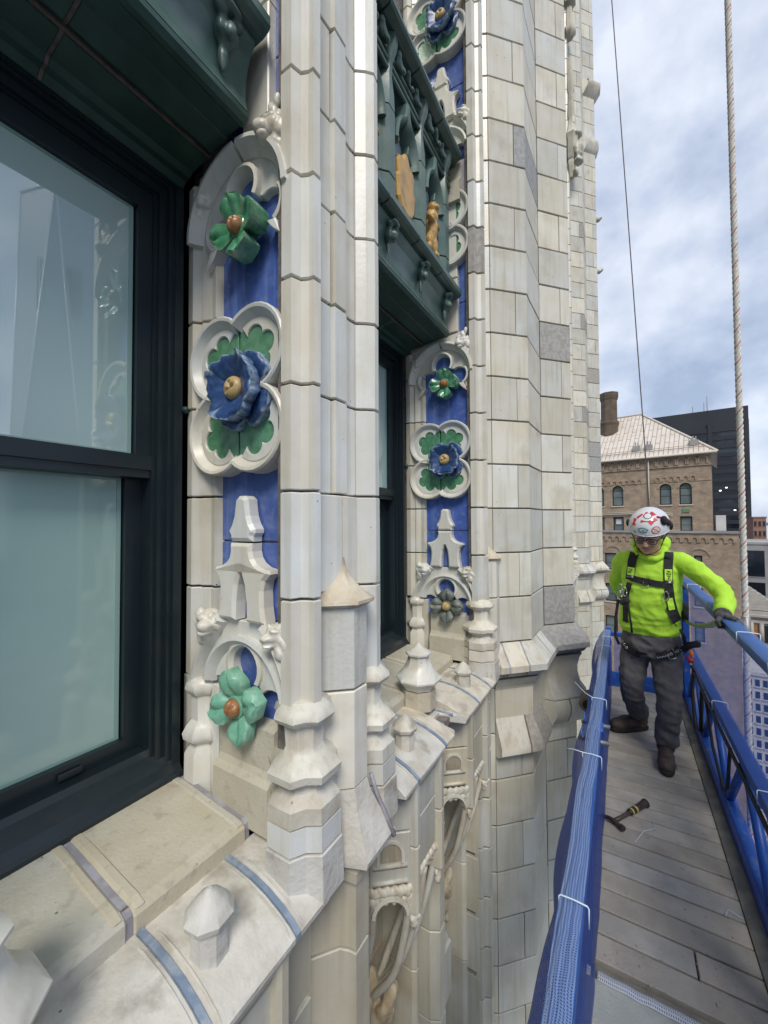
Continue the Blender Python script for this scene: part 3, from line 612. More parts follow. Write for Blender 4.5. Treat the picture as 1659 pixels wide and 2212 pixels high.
# ---- green spandrel between storeys ------------------------------------------------------------
def spandrel(y0, y1):
    bk = box('spandrel', -1.10, -1.0, y0+.02, y1-.02, 1.30, 2.44, 'pale_blue_panel', tower, 0)
    ys = [y0+.035, y0+.40, y0+.755, y1-.10]
    n = 3; cut = [y0+.002+(y1-y0-.004)*i/n for i in range(n+1)]
    inner = [(-1.31, 1.17), (-1.29, 1.166), (-1.272, 1.182), (-1.25, 1.184), (-1.235, 1.198), (-1.155, 1.206), (-1.155, 1.30), (-1.31, 1.30)]
    outer = [(-1.147, 1.222), (-1.13, 1.214), (-1.06, 1.222), (-1.055, 1.228), (-.995, 1.230), (-.985, 1.222), (-.968, 1.222), (-.955, 1.236), (-.955, 1.252), (-1.0, 1.30), (-1.147, 1.30)]
    fas = [(-.957, 1.258), (-.968, 1.30), (-.965, 1.36), (-.950, 1.41), (-.925, 1.448), (-.925, 1.46), (-1.1, 1.46), (-1.1, 1.258)]
    led = [(-1.1, 1.463), (-.905, 1.463), (-.882, 1.471), (-.872, 1.482), (-.872, 1.510), (-.90, 1.532), (-.95, 1.546), (-1.1, 1.552)]
    rail = [(-1.1, 2.38), (-.905, 2.38), (-.868, 2.390), (-.858, 2.402), (-.858, 2.418), (-.875, 2.435), (-.93, 2.452), (-1.1, 2.462)]
    for i, (a, b) in enumerate(zip(cut, cut[1:])):
        g = .004
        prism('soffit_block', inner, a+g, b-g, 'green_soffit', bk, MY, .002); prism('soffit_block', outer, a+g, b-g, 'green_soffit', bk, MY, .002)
        prism('fascia_block', fas, a+g, b-g, 'green_iron', bk, MY, .002)
        if i < n-1:
            prism('rust_joint', [(x, z+.001) for x, z in inner], b-g, b+g, 'rust_joint', bk, MY, 0); prism('rust_joint', [(x, z+.001) for x, z in outer], b-g, b+g, 'rust_joint', bk, MY, 0); prism('rust_joint', [(x-.001, z) for x, z in fas], b-g, b+g, 'rust_joint', bk, MY, 0)
    box('rust_joint', -1.156, -1.146, y0+.002, y1-.002, 1.211, 1.30, 'rust_joint', bk, 0)
    m = 4; cut = [y0-.02+(y1-y0+.03)*i/m for i in range(m+1)]
    for a, b in zip(cut, cut[1:]):
        prism('ledge_block', led, a+.003, b-.003, 'green_iron', bk, MY, .003); prism('rail_block', rail, a+.003, b-.003, 'green_iron', bk, MY, .003)
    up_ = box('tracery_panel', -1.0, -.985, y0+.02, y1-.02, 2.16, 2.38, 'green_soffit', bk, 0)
    for z in (2.225, 2.268, 2.312): tube('tracery_bar', [(-.945, y0+.01, z), (-.945, y1-.01, z)], .013, 'green_iron', bk, 8)
    for y in ys:
        pl = [(-1.0, -.072), (-.962, -.070), (-.945, -.05), (-.925, -.028), (-.925, .028), (-.945, .05), (-.962, .070), (-1.0, .072)]
        prism('shaft', sh(pl, 0, y), 1.553, 1.68, 'green_iron', bk, MZ, .003); prism('shaft', sh(pl, 0, y), 1.685, 2.02, 'green_iron', bk, MZ, .003)
        loft('shaft_head', [[(x*k+(k-1)*-1.0*-1 if 0 else -1.0+(x+1.0)*k, y+yy*k2, z) for x, yy in pl] for z, k, k2 in ((2.024, 1, 1), (2.10, 1.0, .8), (2.20, .9, .45), (2.26, 1.0, .40), (2.30, 1.25, .55), (2.34, 1.35, .6), (2.378, 1.35, .6))], 'green_iron', bk, auto=35)
        blob('leaf_corbel', [('s', (-.945, y, 1.40), (.022, .030, .045)), ('s', (-.925, y-.026, 1.432), (.014, .020, .014)), ('s', (-.925, y+.028, 1.432), (.014, .020, .014)), ('s', (-.918, y, 1.385), (.018, .014, .024)), ('s', (-.93, y-.022, 1.39), (.010, .010, .026)), ('s', (-.93, y+.022, 1.39), (.010, .010, .026)), ('s', (-.95, y, 1.335), (.010, .012, .05)), ('s', (-.905, y, 1.440), (.014, .034, .010))], .0055, 'green_iron', bk, .006, 1, int(y*50), SC)
    mids = [(a+b)/2 for a, b in zip(ys, ys[1:])]
    for j, y in enumerate(mids):
        pr = [(.016, -1.0), (.016, -.93), (.004, -.920), (-.010, -.93), (-.026, -.972), (-.028, -1.0)]
        for s in (1, -1):
            pth = bez((y-s*.115, 1.93), (y-s*.105, 2.06), (y-s*.03, 2.10), 7)+bez((y-s*.03, 2.10), (y-s*.008, 2.12), (y, 2.20), 4)[1:]
            if s < 0: pth = pth[::-1]
            sweep('ogee_arch', pth, pr, MX, 'green_iron', bk)
        prism('arch_cusp', [(y-.10, 1.95), (y-.04, 1.985), (y-.06, 2.05)], -.99, -.955, 'green_iron', bk, MX, .006)
        prism('arch_cusp', [(y+.10, 1.95), (y+.06, 2.05), (y+.04, 1.985)], -.99, -.955, 'green_iron', bk, MX, .006)
        for dy in (-.10, .0, .10):
            blob('leaf_boss', [('s', (-.93, y+dy, 2.325+(.02 if dy == 0 else 0)), (.022, .03, .03)), ('s', (-.915, y+dy-.02, 2.345), (.016, .018, .018)), ('s', (-.915, y+dy+.022, 2.30), (.016, .018, .018))], .008, 'green_iron', bk, .006, 1, int((y+dy)*80), SC)
        if j % 2 == 1:
            o = [(0, .0), (.055, .012), (.088, .06), (.095, .12), (.105, .16), (.082, .19), (.092, .25), (.075, .285), (.04, .29), (.022, .325), (0, .345)]
            pl = [(y+a, 1.605+b) for a, b in o]+[(y-a, 1.605+b) for a, b in o[1:-1][::-1]]
            prism('gold_shield', pl, -1.0, -.935, 'gold_glaze', bk, MX, .012)
        else:
            c = y
            blob('gold_lion', [('s', (-.955, c, 1.78), (.032, .036, .085)), ('s', (-.945, c-.005, 1.89), (.034, .034, .036)), ('s', (-.918, c-.01, 1.885), (.02, .018, .016)), ('s', (-.95, c+.015, 1.93), (.018, .014, .022)), ('s', (-.945, c+.05, 1.82), (.016, .05, .014)), ('s', (-.935, c-.05, 1.80), (.016, .045, .014)),
                               ('s', (-.95, c+.02, 1.68), (.026, .028, .055)), ('s', (-.935, c+.035, 1.625), (.016, .03, .02)), ('s', (-.955, c-.03, 1.69), (.022, .024, .045)), ('s', (-.95, c-.045, 1.64), (.016, .022, .022)), ('s', (-.96, c+.07, 1.73), (.010, .012, .07)), ('s', (-.955, c-.0, 1.845), (.04, .04, .04))], .006, 'gold_glaze', bk, .007, 1, j, SC)
    return bk
sp1 = spandrel(-.41, .80); sp2 = copy_tree(sp1, (0, BAY, 0))

# ---- big canted pier -----------------------------------------------------------------------------
R0, R1, R2, R3, R4, R5 = (-.748, 2.68), (-.546, 2.885), (-.546, 2.975), (-.535, 3.30), (-.535, 3.33), (-.338, 3.55)
J = (-.612, 2.818); K = (-.402, 3.478); IN = (-.085, .085)
pin = lambda p: (p[0]+IN[0], p[1]+IN[1])
POL = {'A1': [R0, J, pin(J), pin(R0)], 'A2': [(J[0]+.004, J[1]+.004), R1, R2, R3, (-.68, 3.30), (-.68, 3.0), pin(J)], 'AF': [R0, R1, R2, R3, (-.68, 3.30), (-.70, 2.98), pin(R0)],
       'B1': [R4, K, pin(K), pin(R4)], 'B2': [(K[0]+.004, K[1]+.004), R5, (-.352, 3.64), (-.48, 3.66), pin(K)], 'BF': [R4, R5, (-.352, 3.64), (-.48, 3.66), pin(R4)],
       'W': [(-.87, 2.535), (-.787, 2.535), (-.787, 2.662), (-.753, 2.680), (-.80, 2.73), (-.87, 2.70)], 'C': [(x, y+1.015+BAY) for x, y in COLL]}
def big_pier(k0, k1, off=0, grey=(), greyB=(), greyC=(), greyA2=(), mlow='terracotta_lower'):
    core = prism('canted_pier', sh([(-1.3, 2.56), (-.85, 2.56), (-.85, 2.47), (-.80, 2.455), (-.755, 2.50), (-.80, 2.56), (-.80, 2.66), (-.758, 2.688), (-.560, 2.892), (-.560, 2.975), (-.548, 3.335), (-.352, 3.555), (-.40, 3.70), (-1.3, 4.2)], 0, off), zj(k0), zj(k1), 'mortar', tower, MZ, 0)
    ms = {}
    def blk(key, k, m):
        kk = (key, m)
        if kk in ms: o = bpy.data.objects.new('terracotta_block', ms[kk]); link(o, core)
        else: o = prism('terracotta_block', sh(POL[key], 0, off), .005, .304-.005, m, core, MZ, .003); ms[kk] = o.data
        o.location = (random.uniform(-.0022, .0012), random.uniform(-.0012, .0012), zj(k)*SC); return o
    for k in range(k0, k1):
        lowk = k < -3
        m = mlow if lowk else 'terracotta'
        if k >= -2: blk('C', k, 'patch_concrete' if k in greyC else 'terracotta_clean')
        elif lowk: blk('C', k, m)
        blk('W', k, m)
        if k % 2 == 0: blk('A1', k, m); blk('A2', k, 'patch_concrete' if k in greyA2 else m)
        else: blk('AF', k, m)
        if k in greyB: blk('BF', k, 'patch_concrete')
        elif k % 2 == 1: blk('B1', k, m); blk('B2', k, m)
        else: blk('BF', k, m)
    return core
bp1 = big_pier(-16, 22, 0, greyB=(4, -3), greyC=(5,), greyA2=(8, 16))
col_base(bp1, -.79, 2.50)
# sweep along the plan of the pier, cut into blocks
def plan_sweep(nm, path, prof, m, par, cuts, joint=None, jm='caulk_grey', off=0, gap=.006, auto=35):
    pts = []; L_ = [0]
    for a, b in zip(path, path[1:]): L_.append(L_[-1]+math.dist(a, b))
    ss = sorted(set([round(v, 5) for v in L_]+[round(c-gap, 5) for c in cuts]+[round(c+gap, 5) for c in cuts]))
    def at(s):
        for i in range(len(path)-1):
            if s <= L_[i+1]+1e-6: t = (s-L_[i])/(L_[i+1]-L_[i]); return (path[i][0]+(path[i+1][0]-path[i][0])*t, path[i][1]+(path[i+1][1]-path[i][1])*t+off)
    V, F = sweep_VF([at(s) for s in ss], prof, MZ); n = len(prof); rings = [V[i*n:(i+1)*n] for i in range(len(ss))]
    start = 0
    for c in cuts+[None]:
        e = len(ss)-1 if c is None else ss.index(round(c-gap, 5))
        loft(nm, rings[start:e+1], m[min(len(m)-1, pl_i[0])] if isinstance(m, list) else m, par, auto=auto); pl_i[0] += 1
        if c is not None:
            if joint: loft(joint, [[(x*1.0, y, z+.002) for x, y, z in rings[e]], [(x, y, z+.002) for x, y, z in rings[e+1]]], jm, par)
            start = e+1
pl_i = [0]
pth = [(-.787, 2.60), (-.787, 2.66), R0, R1, R2, R3, R4, R5, (-.350, 3.66)]
cor = [(.05, -.83), (0, -.83), (-.006, -.838), (-.105, -.955), (-.105, -.995), (-.085, -1.0), (-.06, -1.035), (-.02, -1.055), (0, -1.06), (.05, -1.06)]
pl_i[0] = 0
plan_sweep('cornice_block', pth, cor, ['cornice_white', 'terracotta_weathered', 'terracotta_weathered', 'terracotta_weathered', 'patch_concrete'], bp1, [.155, .30, .55, .70], 'caulk_joint')
pl_i[0] = 0
plan_sweep('string_course', [R0, R1, R2, (-.540, 3.14)], [(.05, -1.33), (0, -1.33), (-.004, -1.345), (-.078, -1.50), (-.078, -1.54), (-.05, -1.56), (-.02, -1.58), (.05, -1.58)], ['terracotta_weathered', 'patch_concrete'], bp1, [.22], 'caulk_joint', 'mortar')
prof_b = [(.05, -1.062), (-.045, -1.064), (-.030, -1.09), (-.012, -1.16), (-.012, -1.24), (-.035, -1.32), (-.075, -1.375), (-.075, -1.385), (.05, -1.385)]
pl_i[0] = 0
plan_sweep('corbel_block', [R3, R4, R5, (-.350, 3.66)], prof_b, 'terracotta_lower', bp1, [])
plan_sweep('corbel_block', [R3, R4, R5, (-.350, 3.66)], [(.05, -1.392), (-.076, -1.392), (-.094, -1.44), (-.090, -1.50), (-.055, -1.57), (-.03, -1.59), (.05, -1.59)], 'terracotta_lower', bp1, [.19], 'caulk_joint', 'mortar')
# recessed frieze panel on the first canted face
plan_sweep('frieze_moulding', [R0, R1, (-.546, 2.93)], [(.04, -1.062), (-.03, -1.062), (-.025, -1.09), (-.008, -1.11), (.0, -1.14), (.04, -1.14)], 'terracotta_lower', bp1, [])
# half buttress with concave gablet beside the far column
bp = [(-.84, -.10), (-.80, -.095), (-.715, -.034), (-.715, .034), (-.80, .10), (-.84, .10)]
yb = 2.655
prism('buttress_block', sh(bp, 0, yb), -.508+G, -.262, 'terracotta_weathered', bp1, MZ, .003); prism('buttress_block', sh(bp, 0, yb), -.90, -.508-G, 'terracotta_clean', bp1, MZ, .003)
ev = offs(bp, -.02); rg = [[(x, y+yb, -.262) for x, y in bp]]
for t in [i/9 for i in range(10)]:
    f = (1-t)**2.1; rg.append([(-.80+(x+.80)*f+(.012*(1-f) if x > -.8 else 0), yb+y*(f*.9+.10), -.246+.15*t) for x, y in ev])
loft('buttress_gablet', rg, 'terracotta_brown', bp1, auto=30)
# the next canted pier along the street front, with its cornice, corbels and carved canopy
fp = big_pier(-30, 40, 5.66, greyB=(3, 4, 9), greyA2=(6, 12, 18))
pl_i[0] = 0
col_base(fp, -.79, 2.50+5.66)
plan_sweep('cornice_block', pth, cor, 'cornice_white', fp, [.155, .30, .42, .55, .70], 'caulk_joint', off=5.66)
plan_sweep('string_course', [R0, R1, R2, (-.540, 3.14)], [(.05, -1.33), (0, -1.33), (-.004, -1.345), (-.078, -1.50), (-.078, -1.54), (-.02, -1.58), (.05, -1.58)], 'terracotta_weathered', fp, [.22], 'caulk_joint', 'mortar', off=5.66)
plan_sweep('corbel_block', [R3, R4, R5, (-.350, 3.66)], prof_b, 'terracotta_weathered', fp, [], off=5.66)
plan_sweep('corbel_block', [R3, R4, R5, (-.350, 3.66)], [(.05, -1.392), (-.076, -1.392), (-.094, -1.44), (-.090, -1.50), (-.055, -1.57), (-.03, -1.59), (.05, -1.59)], 'terracotta_weathered', fp, [.19], 'caulk_joint', 'mortar', off=5.66)
# carved niche canopy high on the far column
yn = 8.18
for nm, pr in (('niche_canopy', [(6.55, .05), (6.72, .085), (6.8, .11), (6.86, .10), (6.9, .13), (7.25, .12), (7.35, .16), (7.42, .10), (7.7, .06), (7.75, .085), (8.2, .05), (8.25, .08), (8.9, .04)]), ('niche_canopy', [(9.3, .06), (9.36, .12), (9.45, .13), (9.52, .08), (9.9, .06), (9.95, .13), (10.1, .14), (10.2, .07), (11.5, .05)])):
    loft(nm, [star(-.70, yn, r, z) for z, r in pr], 'terracotta_lower', fp, auto=40)
blob('niche_carving', [('s', (-.62, yn-.03, 6.62), (.05, .07, .09)), ('s', (-.58, yn-.02, 6.8), (.09, .1, .06)), ('s', (-.60, yn-.08, 7.0), (.06, .06, .16)), ('s', (-.56, yn+.04, 7.1), (.06, .08, .12)), ('s', (-.60, yn, 7.35), (.10, .11, .06)), ('s', (-.54, yn-.02, 6.93), (.05, .05, .05)), ('s', (-.66, yn, 7.6), (.05, .06, .2))], .02, 'terracotta_lower', fp, .02, 1, 4, SC)
for z, w_ in ((9.2, .12), (8.0, .07)):
    pl_i[0] = 0
    plan_sweep('string_course', [R3, R4, R5, (-.350, 3.68)], [(.05, z), (0, z), (-w_, z-.10), (-w_, z-.17), (-.03, z-.3), (0, z-.34), (.05, z-.34)], 'terracotta_weathered', fp, [], off=5.66)
for z in (6.3, 5.2): blob('carved_boss', [('s', (-.32, 9.25, z), (.06, .05, .05)), ('s', (-.27, 9.25, z+.02), (.04, .03, .04))], .015, 'terracotta_lower', fp, .01, 1, 2, SC)

# ---- gothic canopy work below the cornice ------------------------------------------------------
def lower_mullion(yc):
    lo = box('lower_buttress', -1.2, -.80, yc-.10, yc+.10, -4.2, -1.02, 'mortar', tower, 0)
    pl = [(-.95, -.175), (-.83, -.147), (-.748, -.046), (-.722, -.036), (-.697, -.033), (-.697, .033), (-.722, .036), (-.748, .046), (-.83, .147), (-.95, .175)]
    zz = [-1.022, -1.28, -1.64, -2.0, -2.36, -2.72, -3.08, -3.44, -3.8]
    prism('buttress_moulding', sh([(x*1.0-.004, y*1.03) for x, y in offs(pl, -.018)], 0, yc), -1.075, -1.022, 'terracotta_lower', lo, MZ, .012)
    for a, b in zip(zz, zz[1:]): prism('terracotta_block', sh(pl, 0, yc), b+G, a-G-(.055 if a > -1.1 else 0), 'terracotta_lower', lo, MZ, .003)
    for s in (-1, 1):
        for a, b in zip(zz, zz[1:]): prism('roll_block', sh(arc(-.835, s*.185, .034, 0, 360, 12)[:-1], 0, yc), b+G, a-G, 'terracotta_lower', lo, MZ, .003, True)
    return lo
lm1 = lower_mullion(YC); copy_tree(lm1, (0, -BAY, 0))
def interp_pts(pts, k=5):
    P = [Vector(p) for p in pts]; o = []
    for i in range(len(P)-1):
        p0 = P[max(i-1, 0)]; p1 = P[i]; p2 = P[i+1]; p3 = P[min(i+2, len(P)-1)]
        for j in range(k): t = j/k; o.append(tuple(.5*((2*p1)+(p2-p0)*t+(2*p0-5*p1+4*p2-p3)*t*t+(3*p1-p0-3*p2+p3)*t**3)))
    return o+[tuple(P[-1])], None
def leafy(nm, cx, cy, cz, s, m, par, seed, n=16, drop=1.):
    """carved foliage: many small overlapping leaf lobes round a stem"""
    rd = random.Random(seed); Q = [('s', (cx-.02*s, cy, cz-.25*s*drop), (.08*s, .10*s, .36*s*drop))]
    for i in range(n):
        t = i/n; a = i*2.4; rr = .13*s*(1-.65*t); z = cz-.6*s*drop*t
        M = Matrix.Rotation(rd.uniform(-.6, .6), 4, 'Y') @ Matrix.Rotation(rd.uniform(-.5, .5), 4, 'X')
        Q.append(('s', (cx+abs(cos(a))*rr, cy+sin(a)*rr, z), (.05*s, .030*s, .075*s), M))
    return blob(nm, Q, .0085, m, par, .010, 1, seed, SC)
def lower_bay(y0, y1):
    ym = (y0+y1)/2
    bk = box('canopy_wall', -1.30, -1.10, y0-.02, y1+.02, -4.2, -1.0, 'mortar', tower, 0)
    zz = [-1.0-.36*i for i in range(10)]
    for i, (a, b) in enumerate(zip(zz, zz[1:])):
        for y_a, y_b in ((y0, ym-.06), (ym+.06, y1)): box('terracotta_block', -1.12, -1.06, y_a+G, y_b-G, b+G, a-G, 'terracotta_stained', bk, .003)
        prism('return_block', [(-1.10, y1-.004), (-.80, y1-.004), (-.80, y1+.10), (-1.10, y1+.10)], b+G, a-G-.02, 'terracotta_lower', bk, MZ, .003)
    pl = [(-1.10, -.055), (-.83, -.055), (-.785, -.030), (-.785, .030), (-.83, .055), (-1.10, .055)]
    for a, b in ((-1.018, -1.30), (-1.30, -1.62), (-1.62, -1.98), (-1.98, -2.4), (-2.4, -2.9), (-2.9, -3.4)): prism('shaft_block', sh(pl, 0, ym), b+G, a-G, 'terracotta_lower', bk, MZ, .003)
    for a, b in ((y0+.055, ym-.10), (ym+.11, y1-.015)):
        yc2 = (a+b)/2+.015
        p2 = [(-1.10, a), (-.845, a), (-.725, a+.10), (-.725, b-.07), (-.82, b), (-1.10, b)]
        prism('canopy_block', p2, -1.20+G, -1.016, 'terracotta_lower', bk, MZ, .003); prism('canopy_block', p2, -1.40, -1.20-G, 'terracotta_lower', bk, MZ, .003)
        face = [(-.845, a), (-.725, a+.10), (-.725, b-.07), (-.82, b)]
        pl_i[0] = 0; plan_sweep('canopy_band', face, [(.02, -1.030), (-.016, -1.030), (-.020, -1.045), (-.008, -1.065), (.0, -1.085), (.02, -1.085)], 'terracotta_lower', bk, [])
        for z in (-1.325, -1.385):
            pl_i[0] = 0; plan_sweep('canopy_band', [(-.838, a+.006), (-.735, a+.092)], [(.02, z+.010), (-.008, z+.006), (-.010, z), (-.004, z-.010), (.02, z-.012)], 'terracotta_weathered', bk, [])
        # blind arch on the canted side
        cant = lambda p, q, c: (-.785+.12*(p/.156)+.64*c, a+.05+.10*(p/.156)-.77*c, -1.31+q)
        V, F = sweep_VF([(-.048, -.004)]+arc(0, .03, .048, 180, 0, 12)+[(.048, -.004)], [(.006, -.004), (.006, .008), (-.005, .008), (-.010, -.004)], cant); obj('blind_arch', V, F, 'terracotta_weathered', bk)
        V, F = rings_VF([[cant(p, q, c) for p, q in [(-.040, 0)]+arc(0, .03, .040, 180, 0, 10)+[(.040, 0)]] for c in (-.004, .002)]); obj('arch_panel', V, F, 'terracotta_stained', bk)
        for yy in (a+.125, b-.09):
            for z1_, z0_ in ((-1.018, -1.262), (-1.268, -1.52)): prism('corner_strip', sh([(-.75, -.024), (-.706, -.020), (-.698, -.010), (-.698, .010), (-.706, .020), (-.75, .024)], 0, yy), z0_, z1_, 'terracotta_lower', bk, MZ, .003)
            leafy('strip_pendant', -.725, yy, -1.53, .16, 'terracotta_weathered', bk, int(abs(yy)*900), 8, .7)
        Q = []
        for (xa, ya), (xb, yb_) in zip(face, face[1:]):
            n = max(3, int(math.dist((xa, ya), (xb, yb_))/.015))
            for i in range(n):
                t = (i+.5)/n; Q.append(('s', (xa+(xb-xa)*t-.006, ya+(yb_-ya)*t, -1.42-.008*(i % 2)), (.016, .009, .020))); Q.append(('s', (xa+(xb-xa)*t-.016, ya+(yb_-ya)*t, -1.455-.010*((i+1) % 2)), (.014, .009, .016)))
        blob('leaf_fringe', Q, .0045, 'terracotta_weathered', bk, .006, 1, int(a*90), SC)
        # vault under the canopy: cusped side arch, ribs gathering to a corbel, gilded web between them
        V, F = sweep_VF(arc(0, -.20, .075, 180, 0, 12, .075), [(.0, -.02), (.0, .010), (-.014, .012), (-.026, -.02)], cant); obj('cusped_arch', V, F, 'terracotta_weathered', bk)
        for i, (xr, yr_) in enumerate(((-.84, a+.01), (-.735, a+.11), (-.735, yc2), (-.735, b-.09), (-.82, b-.01))):
            pts, rr = interp_pts([(xr, yr_, -1.44), (xr-.03, yr_+(yc2-yr_)*.15, -1.62), (xr-.11, yr_+(yc2-yr_)*.45, -1.88), (-1.0, yr_+(yc2-yr_)*.80, -2.12)], 5)
            tube('vault_rib', pts, [.017-.003*k/len(pts) for k in range(len(pts))], 'terracotta_weathered', bk, 8)
        box('gilded_panel', -1.06, -1.05, a+.04, b-.04, -1.80, -1.44, 'gold_glaze', bk, .002)
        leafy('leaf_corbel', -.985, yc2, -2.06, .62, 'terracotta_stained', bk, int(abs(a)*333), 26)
        prism('corbel_block', sh([(-1.10, -.11), (-.98, -.11), (-.91, -.05), (-.91, .05), (-.98, .11), (-1.10, .11)], 0, yc2), -2.78, -2.47, 'terracotta_lower', bk, MZ, .012)
        # slender wall shafts that carry the canopy corners down the front
        for yy in (a-.012, b+.012):
            for z1_, z0_ in ((-1.02, -1.60), (-1.605, -2.15), (-2.155, -2.75), (-2.755, -3.4)): prism('wall_shaft', sh([(-1.10, -.022), (-.90, -.022), (-.878, -.010), (-.878, .010), (-.90, .022), (-1.10, .022)], 0, yy), z0_, z1_, 'terracotta_lower', bk, MZ, .003)
        # hood of the niche beside the middle shaft
        ys_ = b+.012 if b < ym else a-.012; yq = (ys_+ym)/2
        loft('niche_hood', [[(-1.0+ (.19 if k < 5 else .02)*f, yq+w_*f2, z) for k, (w_) in enumerate((-.05, -.03, 0, .03, .05))]+[(-1.06, yq+.05, z), (-1.06, yq-.05, z)] for z, f, f2 in ((-1.36, .2, .3), (-1.44, .55, .6), (-1.53, .95, .95), (-1.56, 1.0, 1.0), (-1.60, .9, .95))], 'terracotta_lower', bk, auto=35)
        leafy('niche_leaf', -.82, yq, -1.59, .17, 'terracotta_weathered', bk, int(abs(b)*777), 10, .8)
    return bk
lb1 = lower_bay(-.41, .80); copy_tree(lb1, (0, BAY, 0))
# the two window bays between the canted piers
for dy in (5.66, 5.66+BAY):
    for o in (win1, sp1, sl1, cn1, lb1): copy_tree(o, (0, dy, 0))
    copy_tree(win1, (0, dy, 3.035)); copy_tree(sp1, (0, dy, 3.035)); copy_tree(rev, (0, dy, 0))
copy_tree(lm1, (0, 5.66, 0))
for z0, z1 in [(zj(k), zj(k+1)) for k in range(-8, 22)]: prism('return_block', [(-.362, 3.668), (-.56, 3.90), (-.78, 4.14), (-.78, 4.30), (-.96, 4.30), (-.72, 3.93), (-.48, 3.668)], z0+G, z1-G, 'terracotta' if z0 > -1 else 'terracotta_lower', bp1, MZ, .003)
SC = 1.0
# ================================================================== suspended platform
mat('deck_board', (.36, .335, .30), .75, (.45, .42, .385), 9, (.4, .65), .16, .6, 120, stain=((.19, .17, .15), 40, .64, .74, .75), chips=0)
mat('deck_board_grey', (.40, .43, .42), .7, (.48, .51, .50), 8, (.4, .65), .06, .5, 120, stain=((.16, .16, .15), 40, .64, .74, .6))
mat('deck_edge', (.16, .155, .13), .7, (.24, .23, .19), 14, (.4, .65), 0, .4, 90)
mat('blue_paint', (.012, .075, .36), .38, (.02, .10, .42), 8, (.4, .7), 0, .12, 60, stain=((.15, .19, .30), 16, .58, .72, .6))
mat('blue_steel', (.020, .090, .33), .42, (.035, .12, .38), 8, (.4, .7), 0, .2, 60, stain=((.10, .12, .14), 14, .62, .78, .6))
mat('steel', (.55, .55, .55), .3, (.40, .40, .40), 20, (.4, .7), 0, .1, 80, metal=1)
mat('steel_dull', (.30, .30, .29), .5, (.22, .22, .21), 20, (.4, .7), 0, .2, 80, metal=.7)
mat('rubber_black', (.012, .012, .013), .6)
mat('rubber_tan', (.24, .20, .15), .8, (.16, .13, .10), 14, (.4, .7), 0, .3, 60)
mat('zip_tie', (.62, .74, .82), .35)
mat('rope_white', (.66, .65, .60), .8, (.52, .50, .46), 60, (.4, .65), 0, .3, 140)
mat('rope_red', (.42, .10, .07), .8)
mat('wire_rope', (.10, .075, .085), .55)
mat('hammer_grip', (.020, .017, .016), .55, (.05, .035, .028), 30, (.45, .6))
mat('hammer_wood', (.045, .032, .028), .5, (.08, .055, .045), 30, (.45, .6))
mat('hammer_steel', (.055, .045, .038), .45, (.10, .08, .065), 30, (.4, .65), 0, .3, 90, metal=.6)
mat('yellow_tape', (.55, .42, .12), .5)
def net_mat(name, col, nu, nv, wu, wv, warp=.0, back=.0):
    m = bpy.data.materials.new(name); m.use_nodes = True; t = m.node_tree; lk = t.links.new; nd = t.nodes
    b = nd['Principled BSDF']; o = nd['Material Output']; b.inputs['Base Color'].default_value = (*col, 1); b.inputs['Roughness'].default_value = .45
    uv = N(t, 'ShaderNodeUVMap', uv_map='uv'); sp = N(t, 'ShaderNodeSeparateXYZ')
    nzz = N(t, 'ShaderNodeTexNoise'); nzz.inputs['Scale'].default_value = 9; lk(uv.outputs[0], nzz.inputs['Vector'])
    ad = N(t, 'ShaderNodeVectorMath', operation='MULTIPLY_ADD'); lk(nzz.outputs['Color'], ad.inputs[0]); ad.inputs[1].default_value = (warp, warp, 0); lk(uv.outputs[0], ad.inputs[2]); lk(ad.outputs[0], sp.inputs[0])
    def strand(sock, n, wdt):
        a = N(t, 'ShaderNodeMath', operation='MULTIPLY'); lk(sock, a.inputs[0]); a.inputs[1].default_value = n
        f = N(t, 'ShaderNodeMath', operation='FRACT'); lk(a.outputs[0], f.inputs[0]); l = N(t, 'ShaderNodeMath', operation='LESS_THAN'); lk(f.outputs[0], l.inputs[0]); l.inputs[1].default_value = wdt; return l.outputs[0]
    mxm = N(t, 'ShaderNodeMath', operation='MAXIMUM'); lk(strand(sp.outputs[0], nu, wu), mxm.inputs[0]); lk(strand(sp.outputs[1], nv, wv), mxm.inputs[1])
    tr = N(t, 'ShaderNodeBsdfTransparent'); tl = N(t, 'ShaderNodeBsdfTranslucent'); tl.inputs[0].default_value = (*col, 1); m1 = N(t, 'ShaderNodeMixShader'); m1.inputs[0].default_value = .35
    lk(b.outputs[0], m1.inputs[1]); lk(tl.outputs[0], m1.inputs[2])
    ms = N(t, 'ShaderNodeMixShader'); lk(mxm.outputs[0], ms.inputs[0]); lk(tr.outputs[0], ms.inputs[1]); lk(m1.outputs[0], ms.inputs[2]); lk(ms.outputs[0], o.inputs[0])
    MATS[name] = m
net_mat('blue_net', (.06, .15, .55), 210, 210, .33, .30, .01)
net_mat('blue_net_fold', (.26, .38, .66), 150, 120, .50, .46, .02)
net_mat('blue_net_rail', (.12, .27, .66), 150, 120, .50, .46, .02)
net_mat('blue_net_dense', (.045, .12, .50), 150, 150, .52, .48, .02)
net_mat('white_net', (.70, .74, .84), 150, 90, .62, .50, .004)
